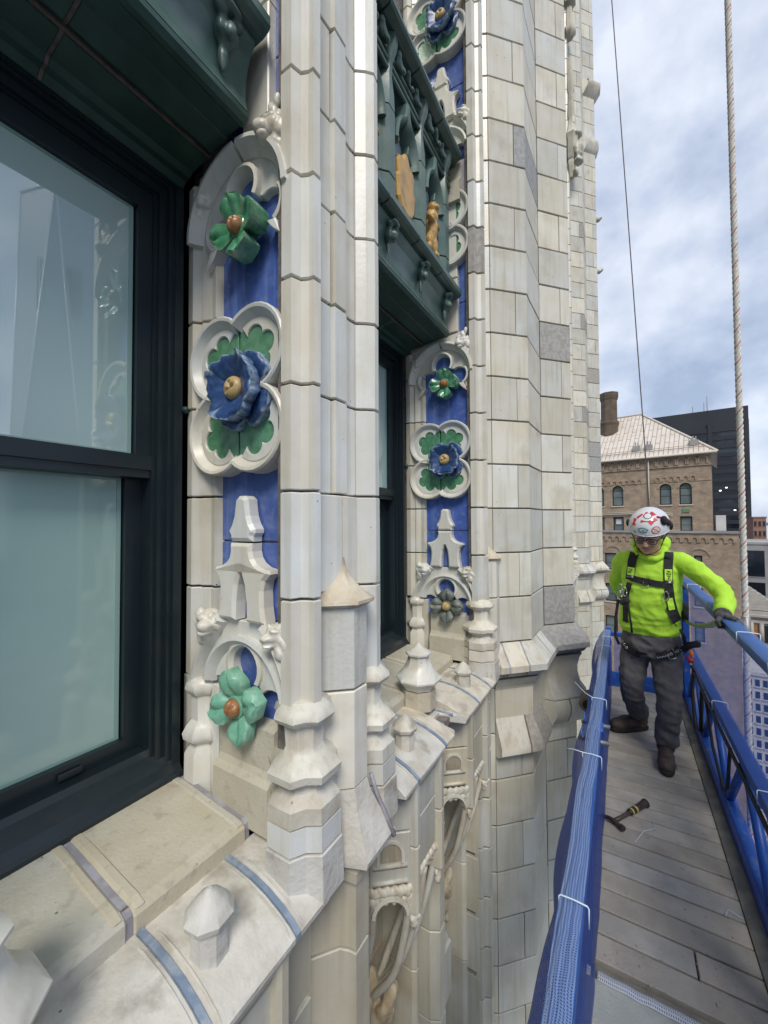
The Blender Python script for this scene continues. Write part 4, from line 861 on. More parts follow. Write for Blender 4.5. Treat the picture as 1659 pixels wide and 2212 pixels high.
def surf(name, fn, nu, nv, m, par=None, uvs=(1, 1), thick=0):
    V = []; F = []; UV = []
    for j in range(nv+1):
        for i in range(nu+1): V.append(tuple(fn(i/nu, j/nv))); UV.append((i/nu*uvs[0], j/nv*uvs[1]))
    for j in range(nv):
        for i in range(nu): a = j*(nu+1)+i; F.append((a, a+1, a+nu+2, a+nu+1))
    me = bpy.data.meshes.new(name); me.from_pydata(V, [], F); l = me.uv_layers.new(name='uv')
    for lp in me.loops: l.data[lp.index].uv = UV[lp.vertex_index]
    me.polygons.foreach_set('use_smooth', [True]*len(F)); me.materials.append(MATS[m])
    return link(bpy.data.objects.new(name, me), par)
ZD = -1.6
XL, XR = -.105, .445
plat = empty('suspended_platform', (.17, 1.5, ZD-.12), 'blue swing-stage work platform with grey plank deck hanging beside the tower', 'platform')
py0, py1 = -1.6, 4.45
# deck planks
y = 1.66; i = 0
while y < py1-.02:
    xs = [XL-.03, XR-.05]
    cuts = [(xs[0], .20), (.206, xs[1])] if i == 1 else [xs]
    for a, b in cuts: box('deck_plank', a, b, y+.0045, y+.107, ZD-.028, ZD+random.uniform(-.001, .001), 'deck_board', plat, .003)
    y += .1115; i += 1
y = 1.60
while y > py0:
    box('deck_plank', XL-.03, XR-.05, y-.150, y-.003, ZD-.030, ZD-.004, 'deck_board_grey', plat, .003); y -= .153
box('deck_frame', XL-.02, XR-.06, py0, py1-.03, ZD-.075, ZD-.034, 'deck_edge', plat, .004)
box('module_joint', XL-.01, XR-.05, 1.606, 1.655, ZD-.05, ZD-.012, 'deck_edge', plat, .003)
prism('deck_kerb', [(XR-.048, ZD-.04), (XR+.0, ZD-.04), (XR+.0, ZD+.018), (XR-.012, ZD+.020), (XR-.048, ZD+.006)], py0, py1-.02, 'deck_edge', plat, MY, .003)
# outer truss: bottom chord, mid rail, top rail, diagonals, posts
def rrect(cx, cz, w_, h_, r): return arc(cx+w_-r, cz+h_-r, r, 0, 90, 4)+arc(cx-w_+r, cz+h_-r, r, 90, 180, 4)+arc(cx-w_+r, cz-h_+r, r, 180, 270, 4)+arc(cx+w_-r, cz-h_+r, r, 270, 360, 4)
prism('bottom_chord', rrect(XR+.032, ZD+.045, .030, .055, .02), py0, py1, 'blue_paint', plat, MY, 0, False, 40)
prism('mid_rail', rrect(XR+.028, -1.10, .026, .026, .007), py0, py1, 'blue_steel', plat, MY, 0, False, 40)
prism('top_rail', rrect(XR+.030, -.545, .028, .026, .007), py0, py1, 'blue_steel', plat, MY, 0, False, 40)
for k, yy in enumerate([py0+.1+i*.72 for i in range(9)]):
    if yy+.36 > py1: break
    a = (XR+.03, yy, ZD+.09); b = (XR+.03, yy+.36, -1.125); c_ = (XR+.03, min(yy+.72, py1-.02), ZD+.09)
    tube('diagonal_brace', [a, b], .020, 'blue_paint', plat, 8); tube('diagonal_brace', [b, c_], .020, 'blue_paint', plat, 8)
for yy in (py0+.02, 1.56, 1.68, py1-.04): box('rail_post', XR+.008, XR+.052, yy-.022, yy+.022, ZD+.05, -.57, 'blue_paint', plat, .004)
# inner (wall) side: low rail, chord, braces
prism('bottom_chord', rrect(XL-.052, ZD+.03, .022, .05, .015), py0, py1, 'blue_paint', plat, MY, 0, False, 40)
prism('wall_rail', rrect(XL-.025, -1.075, .024, .022, .007), py0, py1, 'blue_steel', plat, MY, 0, False, 40)
for yy in [py0+.15+i*.75 for i in range(9)]:
    if yy+.7 < py1: tube('diagonal_brace', [(XL-.04, yy, ZD+.06), (XL-.04, yy+.36, -1.10)], .016, 'blue_paint', plat, 8); tube('diagonal_brace', [(XL-.04, yy+.36, -1.10), (XL-.04, yy+.72, ZD+.06)], .016, 'blue_paint', plat, 8)
for yy in (1.60, 1.70, 4.36): box('rail_post', XL-.055, XL-.012, yy-.02, yy+.02, ZD+.04, -1.10, 'blue_paint', plat, .004)
# module coupling on the wall rail
box('coupling_plate', XL-.060, XL+.008, 2.26, 2.36, -1.062, -1.048, 'blue_paint', plat, .004)
for yy in (2.22, 2.40):
    tube('coupling_pin', [(XL-.10, yy, -1.085), (XL+.035, yy, -1.085)], .011, 'steel_dull', plat, 8)
    pts = [(XL-.085, yy+.022*cos(t), -1.06+.022*sin(t)) for t in [2*pi*i/12 for i in range(13)]]
    tube('pin_ring', pts, .004, 'blue_steel', plat, 6, (1, 0, 0))
# end frame with perforated stirrup post and hoist
for x0, x1 in ((XL-.05, XL+.0), (XR-.0, XR+.055)): box('end_post', x0, x1, py1-.03, py1+.03, ZD-.06, -1.04 if x0 < 0 else -.54, 'blue_paint', plat, .006)
box('end_toe_board', XL, XR, py1-.012, py1+.012, ZD+.0, ZD+.14, 'blue_paint', plat, .004)
for z in (-1.10,): box('end_rail', XL, XR, py1-.02, py1+.02, z-.02, z+.02, 'blue_paint', plat, .005)
st_ = MB()
X0, X1 = .33, .42
for z0, z1 in ((ZD, -1.46), (-1.26, -1.20), (-1.02, -.96), (-.80, -.66)): st_.box(X0, X1, py1+.06, py1+.11, z0, z1)
st_.box(X0, X0+.018, py1+.06, py1+.11, ZD, -.66); st_.box(X1-.018, X1, py1+.06, py1+.11, ZD, -.66); st_.box(X0, X1, py1+.10, py1+.112, ZD, -.66)
st_.build('stirrup_post', 'blue_paint', plat)
# cable loops clipped to the outer truss
tube('power_cable', [(XR-.0, 3.75, -1.13), (XR-.02, 3.70, -1.22), (XR-.015, 3.66, -1.40), (XR-.01, 3.62, -1.50), (XR-.0, 3.50, -1.46), (XR+.0, 3.45, -1.30), (XR+.0, 3.40, -1.14)], .012, 'rubber_black', plat, 8)
tube('power_cable', [(XR-.0, 3.3, -1.14), (XR-.01, 3.0, -1.33), (XR-.01, 2.72, -1.42), (XR-.005, 2.66, -1.37), (XR+.0, 2.6, -1.14)], .008, 'rubber_black', plat, 8)
tube('power_cable', [(XR+.002, py0+.4, -1.15), (XR+.0, .8, -1.155), (XR-.004, 1.6, -1.145), (XR+.0, 2.6, -1.15), (XR, 3.9, -1.14)], .009, 'rubber_black', plat, 8)
# wall roller
ro = MB(); n = 20; rx_, rz_ = -.268, -1.53
ro.add(rings_VF([[(rx_+r*cos(2*pi*k/n), yy, rz_+r*sin(2*pi*k/n)) for k in range(n)] for yy, r in ((3.70, .056), (3.708, .066), (3.86, .068), (3.875, .056))]))
rl = ro.build('wall_roller', 'rubber_tan', plat, True)
hb = MB(); hb.add(rings_VF([[(rx_+r*cos(2*pi*k/n), yy, rz_+r*sin(2*pi*k/n)) for k in range(n)] for yy, r in ((3.685, .032), (3.698, .040), (3.73, .042))])); hb.box(rx_, XL-.05, 3.68, 3.70, rz_-.025, rz_+.025); hb.build('roller_hub', 'rubber_black', rl)
# ---- netting: its own thing, tied on with zip ties
net = empty('debris_netting', (.17, 1.5, ZD), 'blue woven debris netting draped over the platform rails and tied on', 'netting')
def nzv(y, a=0, f=3.): return noise.noise(Vector((y*f, a*7.3, .5)))
def outer_net(u, v):
    y = py0+.1+u*(py1-py0-.12); z = -.57-v*1.06
    return (XR+.062+.012*sin(v*pi)*nzv(y, 1, 2)+.006*nzv(y+v*3, 2, 5)+(.03*(1-u) if 0 else 0), y, z)
surf('outer_net', outer_net, 120, 14, 'blue_net', net, (py1-py0, 1.06))
def rail_wrap(u, v, x0, x1, zt, drop_i, drop_o):
    return None
def top_fold(u, v):
    y = py0+.1+u*(py1-py0-.12); s = v*.16
    p = [(XR-.006, -.60), (XR-.004, -.515), (XR+.064, -.512), (XR+.068, -.60)]
    k = v*3; i = min(int(k), 2); f = k-i; x = p[i][0]+(p[i+1][0]-p[i][0])*f; z = p[i][1]+(p[i+1][1]-p[i][1])*f
    return (x+.003*nzv(y, 3, 6), y, z+.004*nzv(y+v, 4, 7))
surf('rail_fold', lambda u, v: top_fold(u, .30+.42*v), 120, 4, 'blue_net_rail', net, (py1-py0, .085))
def mid_fold(u, v):
    y = py0+.1+u*(py1-py0-.12)
    return (XR-.002+.056*v, y, -1.068+.004*nzv(y, 5, 5)+.004*sin(v*pi))
surf('rail_fold', mid_fold, 120, 3, 'blue_net', net, (py1-py0, .06))
# wall side: ribbed fold over the low rail, skirt to the deck and loose bag on the outside
def wfold(u, v):
    y = py0+.1+u*(py1-py0-.2); k = v
    x = XL-.004-.056*k+.006*nzv(y, 6, 4); z = -1.046+.006*sin(k*pi)+.008*nzv(y*1.0+k*2, 7, 5)+.004*nzv(y*.6, k*1.9, 11)+.0015*sin(k*26+5*nzv(y, 3, 2))
    return (x, y, z)
surf('rail_fold', wfold, 200, 16, 'blue_net_fold', net, (py1-py0, .07))
def wskirt(u, v):
    y = py0+.1+u*(py1-py0-.2); b = .020*max(0, nzv(y, 8, 3.3))+.012*nzv(y, 9, 9)*v
    return (XL-.006+(.004+b*.35)*v**1.2, y, -1.05-v*(.545))
surf('inner_skirt', wskirt, 200, 10, 'blue_net_dense', net, (py1-py0, .55))
def wbag(u, v):
    y = py0+.1+u*(py1-py0-.2); bul = (.05+.075*max(0, nzv(y, 10, 2.2))+.03*nzv(y, 11, 6))*sin(pi*min(1, v*1.05))**.6
    return (XL-.056-bul-.01*v, y, -1.046-v*.60+.02*v*nzv(y+v, 12, 5))
surf('loose_bag', wbag, 200, 14, 'blue_net_dense', net, (py1-py0, .66))
surf('end_net', lambda u, v: (XL+.02+u*(XR-XL), py1+.035+.01*nzv(u*3, 13), -1.10-v*.45), 20, 14, 'blue_net', net, (.6, .45))
surf('joint_strip', lambda u, v: (XL+.005+u*(XR-XL-.05), 1.585+.034*v+.003*nzv(u*3, 14, 4), ZD+.004+.006*sin(v*pi)+.002*nzv(u*5, 15)), 40, 4, 'white_net', net, (.55, .036))
def ziptie(y, x0, x1, z, tail=None):
    m = MB(); pts = [(x0, y, z-.05), (x0, y+.003, z), (x0+.004, y+.004, z+.004), ((x0+x1)/2, y+.004, z+.006), (x1-.004, y+.004, z+.004), (x1, y+.003, z), (x1, y, z-.05)]
    m.add(tube_VF(pts, .0022, 6))
    if tail: m.add(tube_VF([(x0+.002, y+.004, z+.004)]+tail, .0018, 6))
    m.build('zip_tie', 'zip_tie', net, True)
for y, tl in ((1.98, [(XL-.10, 2.0, -1.04), (XL-.135, 2.01, -1.05)]), (2.62, [(XL-.10, 2.66, -1.03), (XL-.16, 2.72, -1.0)]), (3.75, [(XL-.09, 3.72, -1.04), (XL-.14, 3.68, -1.02)]), (4.05, None), (1.2, None)): ziptie(y, XL-.062, XL+.012, -1.038, tl)
for y in (1.9, 2.35, 3.1, 3.9): ziptie(y, XR-.010, XR+.070, -.508)
for y in (2.1, 3.0): ziptie(y, XR-.008, XR+.064, -1.066)

# ---- mortar grit and scratches left on the planks
gr = MB(); rd = random.Random(5)
for i in range(260):
    x = rd.uniform(XL+.02, XR-.06); y = 1.66+rd.random()**1.4*2.6; s = rd.uniform(.0012, .0045)*(2.2 if rd.random() < .06 else 1)
    gr.add(rings_VF([[(x+s*cos(2*pi*k/5+i)*f, y+s*1.2*sin(2*pi*k/5+i)*f, ZD+.0005+z) for k in range(5)] for z, f in ((0, 1), (s*.5, .7))]))
tagp(gr.build('mortar_grit', 'mortar_pale'), 'pale mortar grit scattered over the plank deck', 'grit', None, 'stuff')
for i, pts in enumerate(([(.03, 2.35, ZD+.003), (.07, 2.44, ZD+.012), (.12, 2.50, ZD+.004), (.115, 2.56, ZD+.003)], [(.385, 2.10, ZD+.02), (.345, 2.13, ZD+.012), (.33, 2.10, ZD+.004)])):
    tagp(tube('cut_zip_tie', pts, .0016, 'zip_tie', None, 5), ('loose clear zip tie curled on the planks beside the hammer', 'broken zip tie lying against the deck kerb')[i], 'zip tie')
# ---- ropes
rw = empty('lifeline_rope', (.53, 2.66, -6), 'thick white rope with red flecks hanging beside the outer rail', 'rope')
z0, z1, rr, pitch_ = -2.6, 9.0, .0125, .085
for k in range(3):
    pts = []
    nst = int((z1-z0)/.008)
    for i in range(nst+1):
        z = z0+(z1-z0)*i/nst; a = 2*pi*(z/pitch_)+k*2*pi/3; pts.append((.528+.0065*cos(a), 2.66+.0065*sin(a), z))
    tube('strand', pts, .0085, 'rope_white', rw, 6, (1, 0, 0))
pts = []
for i in range(int((z1-z0)/.007)+1):
    z = z0+i*.007; a = 2*pi*(z/pitch_)+pi/3; pts.append((.528+.0098*cos(a), 2.66+.0098*sin(a), z))
tube('red_tracer', pts, .0034, 'rope_red', rw, 5, (1, 0, 0))
tagp(tube('wire_rope', [(.29, 4.49, -1.3), (.262, 4.50, -.62), (.235, 4.52, 0), (.0, 4.6, 5.6), (-.25, 4.7, 11.5)], .0048, 'wire_rope', None, 8), 'thin dark wire rope slanting up behind the worker', 'wire rope')
rg = empty('rope_grab', (.53, 2.66, -.6), 'steel rope grab clamped on the white rope above the rail', 'rope grab')
m = MB(); m.box(.500, .518, 2.635, 2.685, -.62, -.50); m.box(.470, .502, 2.640, 2.680, -.585, -.52); m.build('body_plate', 'steel', rg)
tube('sleeve', [(.530, 2.66, -.64), (.530, 2.66, -.49)], .019, 'steel_dull', rg, 12)
tube('shackle', [(.518, 2.66, -.645), (.535, 2.66, -.652), (.558, 2.66, -.645), (.562, 2.66, -.62), (.556, 2.66, -.60)], .006, 'steel', rg, 8)
for zz in (-.60, -.52): tube('bolt', [(.496, 2.630, zz), (.496, 2.690, zz)], .006, 'steel', rg, 8)

# ---- hammer on the deck
hm = empty('bricklayers_hammer', (-.09, 2.43, ZD), 'brick hammer with black grip lying on the deck planks', 'hammer')
hz = ZD+.018
tube('handle', [(-.098, 2.430, hz), (-.055, 2.495, hz), (-.025, 2.545, hz)], [.010, .0095, .011], 'hammer_wood', hm, 10)
tube('grip', [(-.030, 2.538, hz), (-.022, 2.550, hz), (.025, 2.627, hz), (.042, 2.655, hz+.001), (.052, 2.672, hz), (.055, 2.676, hz)], [.012, .0165, .0165, .018, .023, .020], 'hammer_grip', hm, 12)
tube('tape_band', [(-.020, 2.553, hz), (-.015, 2.561, hz)], .0172, 'yellow_tape', hm, 12)
tube('tape_band', [(-.002, 2.582, hz), (.004, 2.592, hz)], .0172, 'yellow_tape', hm, 12)
V, F = tube_VF([(-.172, 2.445, hz-.008), (-.150, 2.447, hz-.001), (-.12, 2.440, hz+.003), (-.098, 2.428, hz+.003), (-.085, 2.418, hz+.002), (-.072, 2.408, hz), (-.070, 2.406, hz), (-.055, 2.394, hz), (-.053, 2.392, hz)], [.006, .009, .011, .014, .013, .012, .017, .017, .014], 8, (0, 0, 1), .8)
obj('head', V, F, 'hammer_steel', hm, False, True, 30)
for ch in hm.children: ch.location.x += .035
# ================================================================== the worker
from mathutils.bvhtree import BVHTree
mat('skin', (.60, .35, .245), .5, (.50, .30, .21), 30, (.4, .65), 0, .15, 150)
mat('stubble', (.22, .13, .10), .7)
mat('lips', (.36, .15, .12), .5)
mat('hair_black', (.012, .010, .010), .6)
mat('lime_shirt', (.40, .70, .04), .75, (.44, .75, .05), 8, (.4, .65), 0, .5, 160, stain=((.10, .17, .02), 13, .68, .72, .85))
mat('trousers_grey', (.080, .076, .080), .85, (.11, .105, .106), 14, (.4, .65), 0, .5, 140, stain=((.13, .12, .11), 22, .70, .78, .6))
mat('boot_leather', (.055, .038, .029), .65, (.09, .064, .05), 24, (.4, .65), 0, .5, 90)
mat('boot_sole', (.020, .018, .017), .7)
mat('webbing', (.012, .012, .013), .8, (.022, .022, .023), 60, (.4, .6), 0, .5, 200)
mat('lime_patch', (.50, .85, .06), .6)
mat('glove_grey', (.085, .085, .095), .8, (.05, .05, .055), 30, (.45, .6), 0, .4, 120)
mat('glove_palm', (.012, .014, .013), .45)
mat('helmet_white', (.66, .68, .72), .28, (.60, .62, .66), 20, (.5, .7), 0, .05, 60, stain=((.35, .36, .40), 30, .66, .76, .4))
mat('sticker_red', (.52, .03, .035), .4); mat('sticker_skin', (.62, .40, .32), .4); mat('sticker_teal', (.16, .28, .30), .4); mat('sticker_pale', (.60, .63, .62), .4); mat('sticker_gold', (.34, .24, .06), .4)
mat('lens', (.03, .03, .03), .08); mat('orange_tag', (.85, .22, .03), .6); mat('red_tag', (.40, .012, .02), .5); mat('strap_green', (.34, .46, .14), .7, (.46, .54, .30), 60, (.4, .6))
def ellring(c, rx, ry, n=16, tilt=0, az=0):
    o = []
    for i in range(n):
        a = 2*pi*i/n; x, y, z = rx*cos(a), ry*sin(a), 0
        y, z = y*cos(tilt)-z*sin(tilt), y*sin(tilt)+z*cos(tilt)
        x, y = x*cos(az)-y*sin(az), x*sin(az)+y*cos(az); o.append((c[0]+x, c[1]+y, c[2]+z))
    return o
def limb(pts, rad, n=14): return ('m', tube_VF(pts, rad, n, (0, 1, .01)))
def interp(pts, rad, k=5):
    """smooth resampling of a joint chain"""
    P = [Vector(p) for p in pts]; o = []; r_ = []
    for i in range(len(P)-1):
        p0 = P[max(i-1, 0)]; p1 = P[i]; p2 = P[i+1]; p3 = P[min(i+2, len(P)-1)]
        for j in range(k):
            t = j/k; o.append(tuple(.5*((2*p1)+(p2-p0)*t+(2*p0-5*p1+4*p2-p3)*t*t+(3*p1-p0-3*p2+p3)*t**3))); r_.append(rad[i]+(rad[i+1]-rad[i])*t)
    return o+[tuple(P[-1])], r_+[rad[-1]]
def L2(pts, rad, n=14): p, r_ = interp(pts, rad); return limb(p, r_, n)
def torso(rows): return ('m', rings_VF([ellring(c, rx, ry, 20, R(t)) for c, rx, ry, t in rows]))
HIPL, HIPR = (.245, 3.30, -.86), (.075, 3.34, -.86)
KNL, KNR = (.248, 3.20, -1.19), (.040, 3.33, -1.18)
ANL, ANR = (.232, 3.29, -1.50), (.095, 3.60, -1.48)
SHL, SHR = (.322, 3.20, -.270), (.022, 3.25, -.275)
ELL, ELR = (.505, 3.00, -.44), (-.035, 3.46, -.46)
WRL, WRR = (.462, 2.79, -.520), (.03, 3.62, -.62)
HC = Vector((.148, 3.075, -.085))
TI = Matrix.Rotation(R(26), 4, 'X') @ Matrix.Rotation(R(-12), 4, 'Z')       # head bowed towards the deck
def hp(x, y, z): return tuple(HC+(TI.to_3x3() @ Vector((x, y, z))))
def he(x, y, z, rx, ry, rz): return ('s', hp(x, y, z), (rx, ry, rz), TI)
HW = [he(0, .010, .020, .078, .092, .085), he(0, -.018, -.030, .066, .072, .072), he(0, -.040, -.082, .042, .044, .034), he(0, -.030, -.062, .056, .052, .045),
      he(0, -.098, -.020, .0125, .020, .024), he(0, -.106, -.034, .017, .014, .012), he(-.012, -.096, -.036, .009, .009, .008), he(.012, -.096, -.036, .009, .009, .008),
      he(-.036, -.070, -.032, .026, .024, .022), he(.036, -.070, -.032, .026, .024, .022), he(0, -.080, .018, .056, .016, .014), he(0, -.080, -.062, .026, .014, .016), he(0, -.076, -.098, .020, .014, .014),
      he(-.079, .012, -.012, .010, .022, .032), he(.079, .012, -.012, .010, .022, .032), he(-.032, -.080, -.004, .017, .010, .011), he(.032, -.080, -.004, .017, .010, .011)]
person = blob('person', HW+[L2([hp(0, .02, -.05), (.155, 3.17, -.20), (.16, 3.24, -.32)], [.058, .060, .075]),
    torso([((.158, 3.29, -.86), .14, .095, 0), ((.158, 3.28, -.70), .15, .10, 0), ((.158, 3.26, -.50), .15, .10, 0), ((.165, 3.23, -.34), .15, .09, 0), ((.165, 3.21, -.25), .13, .07, 0)]),
    L2([HIPL, KNL, ANL, (.228, 3.26, -1.555)], [.055, .042, .032, .030]), L2([HIPR, KNR, ANR, (.085, 3.60, -1.555)], [.055, .042, .032, .030]),
    L2([(.22, 3.22, -.27), SHL, ELL, WRL], [.05, .038, .030, .022]), L2([(.10, 3.24, -.28), SHR, ELR, WRR], [.05, .038, .030, .022])], .0065, 'skin', None, 0, 2)
tagp(person, 'worker in lime hoodie and white stickered helmet looking down at the deck', 'person')
def wr(o, amp, seed, zscale=26):
    """cloth folds: displaced along the normal"""
    def fn(c):
        w_ = noise.noise(Vector((c.x*3+seed, c.y*3, c.z*3)))*.25
        a = 1-2.2*abs(noise.noise(Vector((c.x*6+seed+w_*4, c.y*6, (c.z+.35*c.x*sin(seed))*zscale))))
        b = 1-2.2*abs(noise.noise(Vector((c.x*13+c.z*6, c.y*13+seed, c.z*11))))
        return amp*(.65*a+.45*b+.2*noise.noise(c*40)-.25)
    displace(o.data, fn)
shirt = blob('hooded_shirt', [
    torso([((.150, 3.285, -.765), .172, .118, 4), ((.150, 3.275, -.70), .174, .130, 4), ((.154, 3.255, -.60), .172, .140, 6), ((.160, 3.24, -.50), .170, .138, 8), ((.165, 3.225, -.40), .170, .124, 8), ((.168, 3.215, -.32), .166, .108, 8), ((.168, 3.215, -.255), .140, .088, 8), ((.165, 3.215, -.205), .098, .078, 10), ((.160, 3.205, -.165), .080, .072, 15)]),
    L2([(.215, 3.215, -.275), SHL, (.425, 3.095, -.345), ELL, (.488, 2.90, -.487), (.468, 2.81, -.512)], [.064, .060, .054, .050, .044, .038]),
    L2([(.11, 3.235, -.29), SHR, (-.018, 3.36, -.37), ELR, (.0, 3.56, -.56)], [.070, .064, .056, .050, .044]),
    # hood and collar
    L2([(.085, 3.165, -.175), (.085, 3.24, -.155), (.16, 3.30, -.135), (.245, 3.25, -.145), (.238, 3.17, -.175)], [.024, .032, .044, .034, .026]),
    L2([(.085, 3.165, -.19), (.115, 3.125, -.235), (.165, 3.11, -.252), (.215, 3.13, -.232), (.238, 3.17, -.19)], [.022, .017, .016, .018, .022])], .0075, 'lime_shirt', person, 0, 3)
wr(shirt, .0105, 3.1, 15)
trou = blob('trousers', [
    torso([((.158, 3.295, -.735), .160, .116, 0), ((.158, 3.30, -.80), .172, .126, 0), ((.158, 3.31, -.87), .176, .128, 0), ((.158, 3.32, -.93), .165, .115, 0)]),
    L2([(.240, 3.305, -.86), (.246, 3.27, -1.02), KNL, (.240, 3.24, -1.35), (.233, 3.268, -1.46), (.231, 3.275, -1.488)], [.094, .086, .070, .066, .068, .068]),
    L2([(.080, 3.335, -.86), (.055, 3.33, -1.02), KNR, (.062, 3.46, -1.34), (.086, 3.57, -1.445), (.091, 3.585, -1.475)], [.092, .084, .070, .066, .066, .064])], .0075, 'trousers_grey', person, 0, 3)
wr(trou, .011, 8.2, 14)
def boot(toe, heel, nm):
    t = Vector((toe[0], toe[1], 0)); h = Vector((heel[0], heel[1], 0)); d = (t-h).normalized(); s = Vector((-d.y, d.x, 0)); q = lambda a, b, z: tuple(h+d*a+s*b+Vector((0, 0, z-ZD*0)))
    L_ = (t-h).length; M = Matrix((( d.x, s.x, 0, 0), (d.y, s.y, 0, 0), (0, 0, 1, 0), (0, 0, 0, 1)))
    b = blob(nm, [('s', q(L_*.80, 0, ZD+.052), (.070, .050, .046), M), ('s', q(L_*.55, 0, ZD+.062), (.085, .046, .052), M), ('s', q(L_*.22, 0, ZD+.065), (.062, .042, .058), M), ('m', tube_VF([q(.055, 0, ZD+.06), q(.052, 0, ZD+.13), q(.05, 0, ZD+.18)], [.052, .055, .060], 14, (0, 1, 0)))], .006, 'boot_leather', person, .004, 2)
    out = []
    for i in range(28):
        a = 2*pi*i/28; w_ = .046 if cos(a) > .1 else .041; x = L_*.5+(L_*.5+.012)*math.copysign(abs(cos(a))**.7, cos(a)); y = w_*math.copysign(abs(sin(a))**.75, sin(a)); out.append((x, y))
    rings = [[q(x*k+L_*.5*(1-k), y*k, z) for x, y in out] for z, k in ((ZD+.002, .97), (ZD+.006, 1.0), (ZD+.026, 1.0), (ZD+.032, .95))]
    loft('sole', rings, 'boot_sole', b)
    for k in range(4):
        x = L_*(.40+.09*k); tube('lace', [q(x, -.024, ZD+.108-.008*k), q(x+.012, 0, ZD+.118-.010*k), q(x+.002, .026, ZD+.106-.008*k)], .0028, 'hammer_wood', b, 6)
    return b
b1 = boot((.214, 3.045, ZD), (.232, 3.335, ZD), 'boot'); b2 = boot((-.088, 3.49, ZD), (.135, 3.66, ZD), 'boot')
tube('loose_lace', [(.245, 3.16, ZD+.10), (.262, 3.14, ZD+.07), (.272, 3.12, ZD+.03), (.275, 3.11, ZD+.02)], .002, 'hammer_wood', b1, 6)
# glove closing over the rail
def hand(wr_, palm, dirs, nm, fingers, thumb):
    parts = [L2([wr_, palm], [.034, .036]), ('s', palm, (.038, .042, .024), Matrix.Rotation(R(-20), 4, 'X'))]
    tips = []
    for f in fingers: parts.append(L2(f, [.0125, .0115, .011, .009], 10)); tips.append(f)
    parts.append(L2(thumb, [.015, .013, .011], 10))
    h = blob(nm, parts, .0035, 'glove_grey', person, .0015, 2)
    for f in tips+[thumb]: 
        p, r_ = interp(f[1:], [.0135, .0128, .0105][:len(f)-1]); tube('dipped_finger', p, r_, 'glove_palm', h, 10)
    return h
PX, PY, PZ = .452, 2.715, -.522
hand((.462, 2.79, -.517), (PX, 2.735, -.512), None, 'glove',
     [[(PX+.010+.002, PY-.020+dy*.3, PZ+.012), (PX+.035, PY-.045+dy, PZ+.012), (PX+.052, PY-.060+dy, PZ-.012), (PX+.050, PY-.058+dy, PZ-.040)] for dy in (-.028, -.006, .016, .036)],
     [(PX-.012, PY-.0, PZ+.004), (PX-.030, PY-.036, PZ-.012), (PX-.022, PY-.058, PZ-.034)])
hand((.03, 3.62, -.62), (.045, 3.67, -.665), None, 'glove', [[(.05, 3.69, -.68), (.05+dx, 3.71, -.70), (.05+dx, 3.72, -.725), (.048+dx, 3.715, -.745)] for dx in (-.03, -.01, .01, .03)], [(.03, 3.66, -.67), (.012, 3.67, -.70), (.01, 3.68, -.72)])
tube('cuff', [(.463, 2.80, -.516), (.462, 2.785, -.519)], .041, 'glove_grey', person, 14)
# face: glasses, brows, mouth, stubble
gl = MB()
for s in (-1, 1):
    c = hp(s*.034, -.104, .002); pts = [hp(s*.034+.028*math.copysign(abs(cos(a))**.6, cos(a)), -.106+.006*abs(cos(a)), -.002+.018*math.copysign(abs(sin(a))**.6, sin(a))) for a in [2*pi*i/16 for i in range(17)]]
    gl.add(tube_VF(pts, .0026, 6)); gl.add(tube_VF([hp(s*.062, -.098, .006), hp(s*.080, -.05, .010), hp(s*.084, .01, .008)], .0028, 6))
gl.add(tube_VF([hp(-.008, -.110, .004), hp(.008, -.110, .004)], .0024, 6)); g_ = gl.build('glasses', 'hair_black', person, True)
def lensmat():
    m = bpy.data.materials.new('clear_lens'); m.use_nodes = True; t = m.node_tree; t.nodes.clear(); o = N(t, 'ShaderNodeOutputMaterial'); a = N(t, 'ShaderNodeMixShader'); a.inputs[0].default_value = .14
    tr = N(t, 'ShaderNodeBsdfTransparent'); tr.inputs[0].default_value = (.72, .70, .68, 1); gg = N(t, 'ShaderNodeBsdfGlossy'); gg.inputs['Roughness'].default_value = .05
    t.links.new(tr.outputs[0], a.inputs[1]); t.links.new(gg.outputs[0], a.inputs[2]); t.links.new(a.outputs[0], o.inputs[0]); MATS['clear_lens'] = m
lensmat()
for s in (-1, 1): obj('lens', [hp(s*.034+.027*math.copysign(abs(cos(a))**.6, cos(a)), -.1065, -.002+.017*math.copysign(abs(sin(a))**.6, sin(a))) for a in [2*pi*i/16 for i in range(16)]], [tuple(range(16))], 'clear_lens', g_)
for s in (-1, 1):
    tube('eyebrow', [hp(s*.014, -.0985, .024), hp(s*.034, -.0965, .030), hp(s*.056, -.084, .024)], [.003, .0045, .002], 'hair_black', person, 6)
    tube('eyelid', [hp(s*.018, -.0905, -.008), hp(s*.033, -.0925, -.012), hp(s*.049, -.0865, -.008)], .0026, 'hair_black', person, 6)
tube('mouth', [hp(-.025, -.0895, -.062), hp(-.012, -.0955, -.059), hp(0, -.0965, -.061), hp(.012, -.0955, -.059), hp(.025, -.0895, -.062)], [.002, .005, .0055, .005, .002], 'lips', person, 8)
hr = blob('hair', [he(0, .035, .035, .083, .085, .078), he(-.074, .012, .03, .012, .04, .035), he(.074, .012, .03, .012, .04, .035)], .007, 'hair_black', person, .004, 1)
bvp = BVHTree.FromPolygons([v.co[:] for v in person.data.vertices], [p.vertices[:] for p in person.data.polygons])
